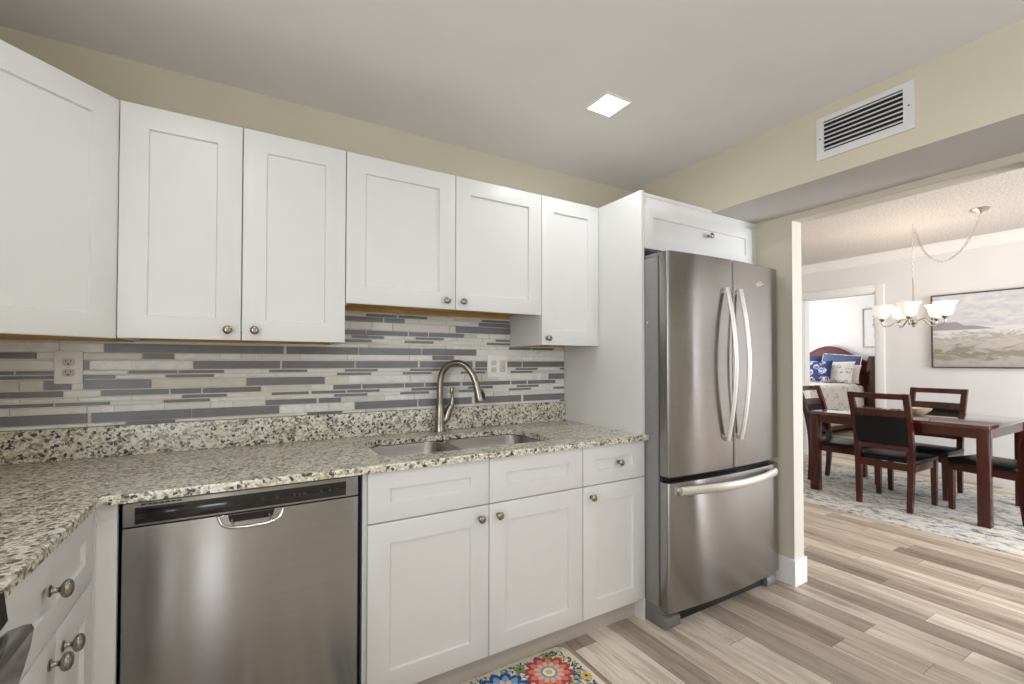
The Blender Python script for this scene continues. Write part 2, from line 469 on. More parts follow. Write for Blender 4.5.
struct('baseboard_dining', b, 'trim')
# bedroom shell
BX = 11.1
struct('wall_bedroom_back', box(BM(), BX, BX+.12, -.6, 4.2, 0, ZD), 'wall_b')
struct('wall_bedroom_right', box(BM(), DX+.12, BX, -.6, -.48, 0, ZD), 'wall_b')
b = BM(); box(b, DX+.12, 8.2, 4.08, 4.2, 0, ZD); box(b, 10.6, BX, 4.08, 4.2, 0, ZD); box(b, 8.2, 10.6, 4.08, 4.2, 0, .7); box(b, 8.2, 10.6, 4.08, 4.2, 2.3, ZD)  # opening added for the bedroom fill light
struct('wall_bedroom_left', b, 'wall_b')
struct('wall_bedroom_front', box(BM(), DX, DX+.12, 1.62, 4.2, 0, ZD), 'wall_b')

# ------------------------------------------------------------ cabinets
def shaker(w, h, t=.02, rx=.076, rz=.076, rec=.009, bev=.0022):
    """panel door in x 0..w, z 0..h, front at y=-t"""
    b = bmesh.new(); s = .003
    def ring(x0, x1, z0, z1, y): return [b.verts.new(p) for p in ((x0, y, z0), (x1, y, z0), (x1, y, z1), (x0, y, z1))]
    bk = ring(0, w, 0, h, 0); fr = ring(0, w, 0, h, -t)
    i1 = ring(rx, w-rx, rz, h-rz, -t); i2 = ring(rx+s, w-rx-s, rz+s, h-rz-s, -t+rec)
    b.faces.new(bk[::-1])
    for A, B in ((bk, fr), (fr, i1), (i1, i2)):
        for k in range(4): b.faces.new((A[k], A[(k+1) % 4], B[(k+1) % 4], B[k]))
    b.faces.new(i2); bmesh.ops.recalc_face_normals(b, faces=list(b.faces))
    es = [e for e in b.edges if all(v in fr for v in e.verts)]
    bmesh.ops.bevel(b, geom=es, offset=bev, segments=2, affect='EDGES', profile=.5)
    return b

KNOB = [(0, .0), (.0098, .0), (.0098, .0018), (.0062, .0035), (.0044, .007), (.0044, .012), (.0075, .0145), (.0128, .0172), (.0154, .0212), (.0154, .0248), (.0128, .0285), (.0075, .0308), (0, .0316)]
def knob_bm(mat, s=1.0):
    return lathe(BM(), [(r*s, z*s) for r, z in KNOB], 20, mat=mat)
FACE = {'-y': RX(90), '+x': RY(90)}

def front_y(root, name, x0, x1, z0, z1, yf, knob=None, rx=.076, rz=.076):
    """a door or drawer front facing -y whose front face lies at yf"""
    b = BM(); merge(b, shaker(x1-x0, z1-z0, rx=rx, rz=rz), mat=T(x0, yf+.02, z0))
    d = part(name, b, 'cab', root)
    if knob: part('knob', knob_bm(T(knob[0], yf, knob[1]) @ RX(90)), 'nickel', d, 'round brushed nickel knob')
    return d

def carcass(x0, x1, y0, y1, z0, z1, bottom_mi=1, t=.016, lift=.02):
    """open-fronted box: sides, top, raised raw bottom, back and a face frame"""
    b = BM()
    box(b, x0, x0+t, y0, y1, z0, z1); box(b, x1-t, x1, y0, y1, z0, z1)
    box(b, x0+t, x1-t, y0, y1, z1-t, z1); box(b, x0+t, x1-t, y0, y1, z0+lift, z0+lift+t, mi=bottom_mi)
    box(b, x0+t, x1-t, y1-.008, y1, z0+lift+t, z1-t); box(b, x0+t, x1-t, y0, y0+.018, z0+lift+t, z1-t)
    box(b, x0+t, x1-t, y0, y0+.018, z0+.001, z0+lift, mi=bottom_mi); box(b, x0+t, x1-t, y1-.02, y1, z0+.002, z0+lift, mi=bottom_mi)
    return b

UF = -.33; ZT = 2.1372
def wall_cabinet(label, x0, x1, z0, doors):
    r = thing('wall_cabinet', label, 'cabinet', ((x0+x1)/2, -.17, z0), 'wall cabinets')
    part('body', carcass(x0+.001, x1-.001, UF+.0205, -.014, z0, ZT-.002), ('cabin', 'rawwood'), r)
    for a, c, kn in doors:
        front_y(r, 'door', a+.0018, c-.0018, z0+.001, ZT, UF, kn)
    return r
X0, X12, X23, X34, X45, X5 = .6035, .9551, 1.3192, 1.8037, 2.2839, 2.6748
wall_cabinet('tall white two-door wall cabinet right of the angled corner cabinet', X0, X23, 1.351,
             [(X0, X12, (X12-.042, 1.388)), (X12, X23, (X12+.042, 1.389))])
wall_cabinet('short white two-door wall cabinet hung above the sink, its bottom raised', X23, X45, 1.5135,
             [(X23, X34, (X34-.048, 1.552)), (X34, X45, (X34+.034, 1.553))])
wall_cabinet('narrow white one-door wall cabinet against the fridge side panel', X45, X5-.004, 1.361,
             [(X45, X5-.005, (X45+.034, 1.397))])
# the angled corner cabinet
r = thing('wall_cabinet', 'white angled corner wall cabinet with one wide door, at the far left', 'cabinet', (.25, -.3, 1.349), 'wall cabinets')
b = BM(); cx, cy = .6005, -.3025
pent = [(XL+.002, -.014), (cx, -.014), (cx, cy), (cx-.345, cy-.345), (XL+.002, cy-.345)]
prism(b, pent, 1.362, ZT-.001); prism(b, pent, 1.349, 1.362, 1)
part('body', b, ('cabin', 'rawwood'), r)
w = .40; b = BM()
merge(b, shaker(w, ZT-1.35), mat=T(cx-.003, cy+.0, 1.35) @ RZ(45) @ T(-w-.012, -.0005, 0))
d = part('door', b, 'cab', r)
part('knob', knob_bm(T(cx, cy, 1.388) @ RZ(45) @ T(-w+.03, -.0205, 0) @ RX(90)), 'nickel', d, 'round brushed nickel knob')

# tall end panel and cabinet over the fridge
PX0, PX1 = 2.6715, 2.6895
single('end_panel', prism(BM(), [(-.001, 0), (-.6458, 0), (-.6458, .1025), (-.6265, .1025), (-.6265, .8895), (-.6458, .8895), (-.6458, ZT), (-.001, ZT)], PX0, PX1, axis='x'), 'cabin', 'tall white end panel standing between the counter and the fridge', 'panel')
r = thing('fridge_cabinet', 'low wide white cabinet mounted directly above the steel fridge', 'cabinet', (3.18, -.3, 1.85), None)
b = BM(); fx0, fx1 = PX1+.001, XW-.002
box(b, fx0, fx0+.016, -.61, -.002, 1.85, 2.125); box(b, fx1-.016, fx1, -.61, -.002, 1.85, 2.125)
box(b, fx0+.016, fx1-.016, -.61, -.002, 1.85, 1.866); box(b, fx0+.016, fx1-.016, -.01, -.002, 1.866, 2.125)
box(b, fx0, 3.2535, -.628, -.002, 2.118, 2.1372); box(b, 3.2535, fx1, -.628, -.002, 2.106, 2.124)
box(b, fx0, fx1, -.6265, -.61, 2.068, 2.118, .001); box(b, fx0, fx0+.012, -.6265, -.61, 1.85, 2.068); box(b, 3.606, fx1, -.6265, -.61, 1.85, 2.068)
part('body', b, 'cabin', r)
front_y(r, 'drop_door', 2.694, 3.604, 1.848, 2.073, -.6475, (3.19, 1.975), .062, .062)

# ------------------------------------------------------------ base cabinets
DF, ZCB = -.648, .890
def base_body(x0, x1, kick=True, back=-.03, top=False):
    b = BM(); t = .018
    for a in (x0, x1-t): prism(b, [(DF+.0205, .105), (DF+.0205, ZCB-.001), (back, ZCB-.001), (back, 0), (-.588, 0), (-.588, .105)], a, a+t, axis='x')
    box(b, x0+t, x1-t, DF+.0205, back, .105, .123); box(b, x0+t, x1-t, back-.006, back, .123, ZCB-.002)
    box(b, x0+t, x1-t, DF+.0205, DF+.04, ZCB-.045, ZCB-.001); box(b, x0+t, x1-t, DF+.0205, DF+.04, .685, .722)
    box(b, x0+t, x1-t, DF+.0205, DF+.04, .123, .15)
    return b
XB0, XB1, XB2, XB3 = 1.3385, 1.8148, 2.2931, 2.670
r = thing('base_cabinet', 'white sink base cabinet with two false drawer fronts above two doors', 'cabinet', ((XB0+XB2)/2, -.33, 0), 'base cabinets')
part('body', base_body(1.3265, XB2), 'cabin', r)
part('toe_kick', box(BM(), 1.3265, XB2+.0005, -.5915, -.5885, 0, .1045), 'toekick', r)
for a, c, kx in ((XB0, XB1, XB1-.041), (XB1, XB2, XB1+.04)):
    front_y(r, 'false_drawer', a+.002, c-.002, .708, .886, DF, None, .078, .064)
    front_y(r, 'door', a+.002, c-.002, .1035, .703, DF, (kx, .657), .078, .076)
r = thing('base_cabinet', 'narrow white base cabinet with one drawer over one door, beside the fridge', 'cabinet', ((XB2+XB3)/2, -.33, 0), 'base cabinets')
part('body', base_body(XB2+.001, XB3), 'cabin', r)
part('toe_kick', box(BM(), XB2+.001, XB3, -.5915, -.5885, 0, .1045), 'toekick', r)
front_y(r, 'drawer', XB2+.003, 2.685, .708, .886, DF, (2.51, .797), .078, .064)
front_y(r, 'door', XB2+.003, 2.685, .1035, .703, DF, (2.342, .655), .078, .076)
# left run: faces +x
LX = .630
r = thing('base_cabinet', 'white base cabinet with one drawer over paired doors, next to the range', 'cabinet', (.3, -.93, 0), 'base cabinets')
LY0, LY1 = -1.215, -.672
b = BM()
for a in (LY0, LY1-.018): prism(b, [(LX-.0205, .105), (LX-.0205, ZCB-.001), (XL+.01, ZCB-.001), (XL+.01, 0), (.545, 0), (.545, .105)], a, a+.018, axis='y')
box(b, XL+.01, LX-.0205, LY0+.018, LY1-.018, .105, .123); box(b, XL+.01, XL+.016, LY0+.018, LY1-.018, .123, ZCB)
box(b, LX-.04, LX-.0205, LY0+.018, LY1-.018, ZCB-.045, ZCB-.001); box(b, LX-.04, LX-.0205, LY0+.018, LY1-.018, .685, .722); box(b, .53, .545, LY0+.018, LY1-.018, 0, .105)
part('body', b, 'cabin', r)
def front_x(root, name, y0, y1, z0, z1, xf, knob, rx, rz):
    b = BM(); merge(b, shaker(y1-y0, z1-z0, rx=rx, rz=rz), mat=T(xf-.02, y0, z0) @ RZ(90))
    d = part(name, b, 'cab', root)
    if knob: part('knob', knob_bm(T(xf, knob[0], knob[1]) @ RY(90), 1.18), 'nickel', d, 'round brushed nickel knob')
front_x(r, 'drawer', LY0+.003, LY1-.003, .708, .886, LX, (-.988, .807), .07, .06)
ym = (LY0+LY1)/2
front_x(r, 'door', LY0+.003, ym-.0015, .1035, .703, LX, (-.983, .655), .07, .076)
front_x(r, 'door', ym+.0015, LY1-.003, .1035, .703, LX, (-.904, .652), .07, .076)
# corner filler: an L of two narrow boards
b = BM()
box(b, LX-.02, LX, LY1+.001, -.648, 0, ZCB-.001); box(b, LX-.02, .672, -.648, -.628, 0, ZCB-.001, .001); box(b, LX-.001, .672, -.6495, -.648, .846, ZCB-.001)
single('corner_filler', b, 'cab', 'white vertical filler strip in the inner corner left of the dishwasher', 'filler panel')

# ------------------------------------------------------------ worktop
SK = (1.418, 2.222, -.552, -.168)
b = bmesh.new()
CT = [(XL+.002, -.001), (XL+.002, -1.219), (.6374, -1.219), (.6374, -.672), (2.689, -.672), (2.689, -.648), (PX0-.001, -.648), (PX0-.001, -.001)]
e_ = .004
CI = [(XL+.002, -.001), (XL+.002, -1.219), (.6374-e_, -1.219), (.6374-e_, -.672+e_), (2.689-e_, -.672+e_), (2.689-e_, -.648), (PX0-.001, -.648), (PX0-.001, -.001)]
zt_ = .9146
rings = [[b.verts.new((x, y, z)) for x, y in P] for P, z in ((CT, ZCB), (CT, zt_-e_), (CI, zt_))]
hole = rrect(*SK, .085, 8)
hr = [[b.verts.new((x, y, z)) for x, y in hole] for z in (ZCB, zt_)]
def loop_edges(L): return [b.edges.get((L[i], L[(i+1) % len(L)])) or b.edges.new((L[i], L[(i+1) % len(L)])) for i in range(len(L))]
for A, B in zip(rings, rings[1:]):
    for i in range(len(A)): b.faces.new((A[i], A[(i+1) % len(A)], B[(i+1) % len(A)], B[i]))
for i in range(len(hole)): b.faces.new((hr[0][i], hr[1][i], hr[1][(i+1) % len(hole)], hr[0][(i+1) % len(hole)]))
for A, H in ((rings[0], hr[0]), (rings[2], hr[1])):
    bmesh.ops.triangle_fill(b, use_beauty=True, edges=loop_edges(A)+loop_edges(H))
bmesh.ops.recalc_face_normals(b, faces=list(b.faces))
single('countertop', b, 'granite', 'speckled beige granite worktop running in an L around the corner', 'countertop')
single('granite_upstand', box(BM(), XL+.002, PX0-.001, -.025, -.001, .9150, 1.0305, .002), 'granite',
       'low speckled granite upstand along the wall behind the worktop', 'upstand')

# ------------------------------------------------------------ mosaic splashback
ROWS = [(1.0295, 1.0425, [(0.577, 0.728), (1.214, 1.367), (2.639, 2.668)]),
(1.0445, 1.0805, [(-0.02, 0.465), (0.476, 0.781), (0.784, 1.099), (1.423, 1.732), (1.739, 2.039), (2.059, 2.356), (2.374, 2.668)]),
(1.083, 1.1055, [(1.047, 1.253), (1.263, 1.359)]),
(1.1095, 1.1215, [(-0.02, 0.372), (0.377, 0.528), (0.691, 0.844), (1.331, 1.48), (1.644, 1.794), (1.963, 2.113), (2.276, 2.423), (2.589, 2.668)]),
(1.1265, 1.1385, [(0.75, 0.902), (1.071, 1.219), (1.232, 1.381), (1.388, 1.539), (1.702, 1.848), (2.019, 2.168), (2.329, 2.479)]),
(1.144, 1.165, [(-0.02, 0.397), (0.504, 0.707), (0.713, 0.813), (0.82, 1.028), (1.326, 1.451), (1.458, 1.661), (1.668, 1.768), (1.776, 1.969), (1.986, 2.282), (2.293, 2.394), (2.405, 2.6)]),
(1.17, 1.204, [(0.348, 0.419), (0.455, 0.651), (0.975, 1.287), (2.553, 2.668)]),
(1.2095, 1.2215, [(-0.02, 0.378), (0.451, 0.542), (0.697, 0.857), (1.342, 1.497), (1.657, 1.808), (1.975, 2.121), (2.287, 2.433)]),
(1.2265, 1.2385, [(-0.02, 0.269), (0.275, 0.378), (0.582, 0.733), (0.738, 0.892), (1.06, 1.212), (1.377, 1.529), (1.694, 1.864), (2.063, 2.177), (2.322, 2.472), (2.637, 2.668)]),
(1.2435, 1.2765, [(0.452, 0.467), (0.787, 1.102), (1.11, 1.42), (1.427, 1.733), (1.746, 2.043), (2.063, 2.36), (2.37, 2.668)]),
(1.283, 1.3055, [(-0.02, 0.326), (0.624, 0.723), (1.814, 1.933)]),
(1.308, 1.3415, [(0.511, 1.116), (1.127, 1.437), (1.443, 1.752), (1.759, 2.065)]),
(1.344, 1.357, [(2.276, 2.426), (2.435, 2.584)]),
(1.3595, 1.3665, []),
(1.3685, 1.3805, [(1.353, 1.5), (1.665, 1.816), (2.135, 2.281)]),
(1.3875, 1.3995, [(1.407, 1.558), (1.723, 1.873), (2.19, 2.281)]),
(1.404, 1.4255, [(1.353, 1.472), (1.479, 1.68), (1.688, 1.788), (1.795, 1.99)]),
(1.43, 1.466, [(1.945, 2.281)]),
(1.469, 1.491, [(1.352, 1.554), (1.562, 1.66), (2.083, 2.281)]),
(1.494, 1.508, [(1.473, 1.624), (1.633, 1.781), (2.102, 2.281)]),
(1.5105, 1.545, [])]
b = BM()
box(b, XL+.002, PX0-.001, -.0065, -.0005, 1.0308, 1.548, mi=0)
rr = random.Random(11)
def tile_box(x0, x1, z0, z1, mi):
    yf = -.0105 - rr.random()*.0008
    vs = [b.verts.new(p) for p in ((x0, -.0065, z0), (x1, -.0065, z0), (x1, -.0065, z1), (x0, -.0065, z1), (x0+.0006, yf, z0+.0006), (x1-.0006, yf, z0+.0006), (x1-.0006, yf, z1-.0006), (x0+.0006, yf, z1-.0006))]
    for q in ((4, 5, 6, 7), (0, 1, 5, 4), (1, 2, 6, 5), (2, 3, 7, 6), (3, 0, 4, 7)):
        b.faces.new([vs[i] for i in q]).material_index = mi
for z0, z1, dark in ROWS:
    z0 = max(z0, 1.0312)
    for x0, x1 in dark: tile_box(max(x0, XL+.003), min(x1, PX0-.002), z0, z1, 1 if rr.random() < .7 else 2)
    xs = [(XL+.0015)] + [v for d in dark for v in d] + [PX0-.0015]
    thick = z1-z0
    for a, c in zip(xs[::2], xs[1::2]):
        a += .0025; c -= .0025
        while c-a > .012:
            L = rr.choice((.075, .1, .15, .15, .2, .3)) if thick < .026 else rr.choice((.1, .2, .3, .3))
            if c-a-L < .03: L = c-a
            tile_box(a, a+L, z0, z1, rr.choice((3, 3, 4, 5, 5, 6, 6)))
            a += L+.0025
bmesh.ops.recalc_face_normals(b, faces=list(b.faces))
single('mosaic_backsplash', b, ('grout', 't_dark', 't_dark2', 't_marble', 't_greige', 't_light', 't_warm'),
       'grey and white strip mosaic tile backsplash on the wall above the granite', 'backsplash')

# ------------------------------------------------------------ outlets
def socket(b, cx, cz, y, s=1):
    for dz in (.0195, -.0195):
        prism(b, [(cx+p[0], cz+dz+p[1]) for p in rrect(-.0165, .0165, -.014, .014, .009, 4)], y-.0025, y, 1, axis='y')
        for dx in (-.0065, .0065): box(b, cx+dx-.0011, cx+dx+.0011, y-.003, y-.0024, cz+dz+.000, cz+dz+.009, mi=2)
        prism(b, [(cx+.0032*math.cos(k*PI/4), cz+dz-.0075+.0032*math.sin(k*PI/4)) for k in range(8)], y-.003, y-.0024, 2, axis='y')
def plate(x0, x1, z0, z1, y):
    b = BM(); prism(b, rrect(x0, x1, z0, z1, .006, 4), y-.006, y, axis='y', bev=.0022); return b
Y = -.0115
r = thing('outlet', 'ivory duplex power outlet on the tiles under the corner cabinet', 'outlet', (.413, Y, 1.192), 'wall outlets')
part('cover_plate', plate(.374, .452, 1.192, 1.312, Y), 'plate', r)
b = BM(); socket(b, .413, 1.252, Y-.0062)
for dz in (0,): lathe(b, [(0, 0), (.003, 0), (.003, .001), (0, .0012)], 8, 1, T(.413, Y-.006, 1.252) @ RX(90))
part('socket', b, ('plate', 'plateshade', 'dark_metal'), r)
r = thing('outlet', 'white double-width outlet and switch plate right of the faucet', 'outlet', (2.2, Y, 1.184), 'wall outlets')
part('cover_plate', plate(2.132, 2.26, 1.186, 1.312, Y), 'plate', r)
b = BM(); socket(b, 2.172, 1.249, Y-.0062); part('socket', b, ('plate', 'plateshade', 'plateshade'), r)
b = BM(); box(b, 2.212, 2.246, Y-.0085, Y-.006, 1.216, 1.282, .001); box(b, 2.2145, 2.2435, Y-.0105, Y-.008, 1.2185, 1.248, .001)
part('rocker_switch', b, 'plateshade', r)

# ------------------------------------------------------------ sink and faucet
r = thing('kitchen_sink', 'stainless steel double-bowl undermount sink set into the granite worktop', 'sink', (1.82, -.37, .70), None)
def bowl(x0, x1, y0, y1, rad, depth, outer):
    b = bmesh.new(); n = 8
    def ring(dx, z, rr_): return [b.verts.new((p[0], p[1], z)) for p in rrect(x0+dx, x1-dx, y0+dx, y1-dx, rr_, n)]
    zt = ZCB-.0012
    rs = [[b.verts.new((p[0], p[1], zt)) for p in rrect(*outer, rad+.008, n)], ring(0, zt, rad), ring(.004, zt-.006, rad-.004), ring(.012, zt-depth+.045, rad-.012), ring(.022, zt-depth+.016, rad-.018), ring(.045, zt-depth+.002, rad-.03), ring(.12, zt-depth-.001, .02)]
    for A, B in zip(rs, rs[1:]):
        for k in range(len(A)): b.faces.new((A[k], A[(k+1) % len(A)], B[(k+1) % len(A)], B[k])).smooth = True
    f = b.faces.new(rs[-1]); f.smooth = True
    bmesh.ops.recalc_face_normals(b, faces=list(b.faces))
    if f.normal.z < 0: bmesh.ops.reverse_faces(b, faces=list(b.faces))
    g = bmesh.ops.duplicate(b, geom=list(b.faces))        # thin shell
    fs = [e for e in g['geom'] if isinstance(e, bmesh.types.BMFace)]
    vs = [e for e in g['geom'] if isinstance(e, bmesh.types.BMVert)]
    cxm, cym = (x0+x1)/2, (y0+y1)/2
    for v in vs:
        k = 0 if v.co.z > zt-.001 else 1
        v.co.x += .0012*k*(1 if v.co.x > cxm else -1); v.co.y += .0012*k*(1 if v.co.y > cym else -1); v.co.z -= .0012
    bmesh.ops.reverse_faces(b, faces=fs)
    return b
x0, x1, y0, y1 = SK; xm0, xm1 = 1.772, 1.797
for nm_, a in (('bowl', (x0-.006, xm0, y0-.006, y1+.006)), ('bowl', (xm1, x1+.006, y0-.006, y1+.006))):
    xc = (xm0+xm1)/2
    out = (a[0]-.018, xc-.0003, a[2]-.018, a[3]+.018) if a[0] < 1.6 else (xc+.0003, a[1]+.018, a[2]-.018, a[3]+.018)
    o = part(nm_, bowl(*a, .08, .19, out), 'steelsink', r)
    b = BM(); lathe(b, [(0, -.001), (.03, -.001), (.043, .003), (.045, .0035), (.045, 0)], 24, mat=T((a[0]+a[1])/2, (a[2]+a[3])/2+.03, ZCB-.1915))
    part('drain', b, 'chrome', o)

r = thing('faucet', 'brushed nickel gooseneck faucet with side lever behind the sink', 'faucet', (1.835, -.058, .9148), None)
fx, fy = 1.835, -.058; q = .7071
pl = lambda d, z: (fx+q*d, fy-q*d, z)
b = BM(); lathe(b, [(0, 0), (.029, 0), (.0295, .004), (.028, .01), (.0265, .05), (.0235, .10), (.0205, .135), (.0175, .142), (0, .142)], 24, mat=T(fx, fy, .9148))
part('base', b, 'nickel', r)
neck = spline([pl(0, 1.045), pl(0, 1.10), pl(.001, 1.165), pl(.012, 1.214), pl(.042, 1.253), pl(.09, 1.268), pl(.14, 1.252), pl(.178, 1.208), pl(.196, 1.165)], 7)
b = BM(); tube(b, neck, .0165, 16); part('spout', b, 'nickel', r)
hd = [pl(.196, 1.168), pl(.1965, 1.16), pl(.203, 1.14), pl(.21, 1.112), pl(.216, 1.084), pl(.2185, 1.074)]
b = BM(); tube(b, hd, [.0168, .0185, .0192, .0215, .0238, .022], 18)
h = part('spray_head', b, 'nickel', r)
b = BM(); tube(b, spline([pl(.222, 1.125), pl(.236, 1.118), pl(.24, 1.10), pl(.237, 1.085)], 4), [.005]*6+[.006]*6+[.005], 10); part('spray_button', b, 'dark_metal', h)
b = BM(); tube(b, [(fx+.008, fy, .955), (fx+.03, fy-.004, .975), (fx+.04, fy-.005, .99)], [.016, .019, .016], 16)
tube(b, spline([(fx+.034, fy-.005, .975), (fx+.045, fy-.006, 1.015), (fx+.062, fy-.008, 1.05), (fx+.066, fy-.008, 1.085), (fx+.063, fy-.008, 1.118), (fx+.065, fy-.008, 1.14)], 5),
     [.019]*5+[.018]*5+[.0125]*5+[.009]*5+[.0105]*5+[.009], 14)
part('lever_handle', b, 'nickel', r)

# ------------------------------------------------------------ dishwasher
r = thing('dishwasher', 'stainless steel dishwasher with black control strip under the worktop', 'dishwasher', (.99, -.35, 0), None)
d0, d1 = .679, 1.310
b = BM(); box(b, d0+.004, d1+.004, -.60, -.04, .02, .872); box(b, .6735, 1.3255, -.602, -.60, .02, .889)
part('tub', b, 'black', r)
def bowed(x0, x1, z0, z1, yb, yf, bow, n=14, rad=.006):
    """door slab with a slightly bowed front"""
    pts = [(x1, yb), (x0, yb), (x0, yf+rad)]
    for k in range(n+1):
        t = k/n; pts.append((x0+.0035+(x1-x0-.007)*t, yf-bow*(1-(2*t-1)**2)))
    pts.append((x1, yf+rad)); return pts
b = BM(); prism(b, bowed(d0, d1, 0, 0, -.60, -.643, .003), .105, .812, bev=.003)
# pull pocket: recess cut as a stepped lip
door = part('door', b, 'steel', r)
b = BM(); prism(b, bowed(d0, d1, 0, 0, -.60, -.642, .003), .815, .881, bev=.0025); pn = part('control_panel', b, 'steel', r)
b = BM()
gx0, gx1, gz0, gz1 = .708, 1.268, .8215, .8715
pts = [(gx0, -.63)] + [(gx0+(gx1-gx0)*k/12, -.6432-.003*(1-(2*((gx0-d0+(gx1-gx0)*k/12)/(d1-d0))-1)**2)) for k in range(13)] + [(gx1, -.63)]
prism(b, pts, gz0, gz1-.004, bev=.001)
cs = part('control_strip', b, 'blackgloss', r, 'glossy black control strip')
yy = lambda x: -.644-.003*(1-(2*(x-d0)/(d1-d0)-1)**2)
for x in (.93, 1.02, 1.06, 1.11, 1.125, 1.14, 1.19, 1.215, 1.24):
    part('button', lathe(BM(), [(0, 0), (.005, 0), (.005, .0006), (0, .0007)], 12, 0, T(x, yy(x)+.0002, .846) @ RX(90)), 'darkplastic', cs)
b = BM()
for k in range(7): box(b, .722+k*.0135, .7325+k*.0135, yy(.722+k*.0135)-.0002, yy(.722)+.004, .8728, .8762)
part('vent_slot', b, 'black', cs)
b = BM()                                   # pull handle: scooped pocket with bright rim
hx0, hx1 = .903, 1.078; yh = -.6462
rim = [(hx0, yh-.001, .811)] + spline([(hx0+.002, yh-.002, .802), (hx0+.012, yh-.004, .784), (hx0+.04, yh-.0055, .773), ((hx0+hx1)/2, yh-.006, .7705), (hx1-.04, yh-.0055, .773), (hx1-.012, yh-.004, .784), (hx1-.002, yh-.002, .802)], 5) + [(hx1, yh-.001, .811)]
tube(b, rim, .0042, 8)
part('pull_rim', b, 'chrome', door)
b = BM()
vs = [b.verts.new((p[0], p[1]+.001, p[2])) for p in rim[1:-1]]
cv = [b.verts.new((hx0+.012+(hx1-hx0-.024)*k/(len(vs)-1), yh+.001, .8095)) for k in range(len(vs))]
for k in range(len(vs)-1): b.faces.new((vs[k], vs[k+1], cv[k+1], cv[k])).smooth = True
prism(b, [(hx0+.03, .792), (hx0+.04, .786), (hx1-.04, .786), (hx1-.03, .792), (hx1-.025, .8105), (hx0+.025, .8105)], yh-.0022, yh+.002, 1, axis='y')
for x in (hx0+.035, hx1-.04): tube(b, [(x, yh-.005, .80), (x+.001, yh-.006, .79), (x+.006, yh-.007, .78)], .003, 8)
part('pull_pocket', b, ('steel', 'black'), door)
b = BM(); box(b, d0, d1, -.588, -.56, .0, .1); part('kick_plate', b, 'black', r)

# ------------------------------------------------------------ refrigerator
r = thing('refrigerator', 'tall stainless steel french-door refrigerator with bottom freezer drawer', 'refrigerator', (3.155, -.4, 0), None)
f0, f1, fm = 2.6935, 3.612, 3.161
b = BM(); box(b, f0+.001, f1, -.726, -.06, .03, 1.79, .006)
box(b, f0+.012, f0+.12, -.738, -.55, 1.79, 1.812, .006); box(b, f1-.12, f1-.012, -.738, -.55, 1.79, 1.812, .006)
for x in (f0+.05, f1-.11): box(b, x, x+.06, -.6, -.5, 0, .04)
part('body', b, 'fridgeside', r, 'grey painted fridge side')
lathe_s = lathe(BM(), [(0, 0), (.004, 0), (.003, .0012), (0, .0015)], 10, 0, T(f0+.001, -.66, 1.47) @ RY(-90))
part('side_cap', lathe_s, 'plate', r)
part('gasket', box(BM(), f0+.012, f1-.012, -.738, -.726, .1, 1.795), 'black', r)
def front_y_at(x): t = (x-f0)/(f1-f0)*2-1; return -.788-.026*(1-t*t)
def fdoor(x0, x1, z0, z1):
    pts = [(x1, -.7385), (x0, -.7385)]; n = 16
    L = [front_y_at(x0)+.012, front_y_at(x1)+.012]
    pts += [(x0, L[0]), (x0+.0015, L[0]-.006), (x0+.006, front_y_at(x0+.006)+.001)]
    for k in range(n+1):
        x = x0+.01+(x1-x0-.02)*k/n; pts.append((x, front_y_at(x)))
    pts += [(x1-.006, front_y_at(x1-.006)+.001), (x1-.0015, L[1]-.006), (x1, L[1])]
    b = BM(); prism(b, pts, z0, z1, bev=.003, smooth=True); return b
dl = part('door', fdoor(f0, fm-.003, .727, 1.808), 'steel', r)
dr = part('door', fdoor(fm+.003, f1, .727, 1.808), 'steel', r)
dz = part('freezer_drawer', fdoor(f0, f1, .088, .698), 'steel', r)
def fr_handle(parent, x):
    y0 = front_y_at(x); b = BM()
    prof = spline([(x, y0-.012, 1.655), (x, y0-.024, 1.60), (x, y0-.047, 1.46), (x, y0-.060, 1.27), (x, y0-.047, 1.08), (x, y0-.024, .93), (x, y0-.012, .875)], 6)
    tube(b, prof, .014, 14, flat=(1.0, .62))
    for z in (1.643, .887): box(b, x-.012, x+.012, y0-.02, y0+.004, z-.014, z+.014, .003)
    part('handle', b, 'steelbar', parent)
fr_handle(dl, 3.094); fr_handle(dr, 3.205)
b = BM(); prof = []
for k in range(25):
    t = k/24; x = 2.752+(3.535-2.752)*t; prof.append((x, front_y_at(x)-.02-.04*math.sin(PI*t), .662))
tube(b, prof, .022, 14, flat=(.5, 1.0))
for x in (2.768, 3.519): box(b, x-.016, x+.016, front_y_at(x)-.03, front_y_at(x)+.004, .648, .676, .003)
part('handle', b, 'steelbar', dz)
b = BM(); ex, ez = 3.405, 1.704; ey = front_y_at(ex)-.0006
tube(b, [(ex+.026*math.cos(a), ey, ez+.009*math.sin(a)+.006*math.cos(a)) for a in [k*2*PI/24*.82+.5 for k in range(25)]], .0016, 6)
tube(b, spline([(ex-.034, ey, ez-.004), (ex-.02, ey, ez+.003), (ex-.01, ey, ez-.004), (ex, ey, ez+.003), (ex+.012, ey, ez-.003), (ex+.024, ey, ez+.004), (ex+.04, ey, ez+.002)], 4), .0015, 6)
part('emblem', b, 'steelbar', dr, 'small chrome emblem')
b = BM(); box(b, f0+.1, f1-.09, -.742, -.73, .006, .088); part('base_grille', b, 'black', r)
def foot(xa, xb):
    b = BM()
    prism(b, [(-.60, 0), (-.60, .098), (-.726, .098), (-.742, .084), (-.742, .062), (-.764, .052), (-.770, .042), (-.770, .010), (-.762, 0)], xa, xb, axis='x', bev=.006)
    part('foot_cover', b, 'greyplastic', r)
foot(f0, f0+.105); foot(f1-.085, f1)

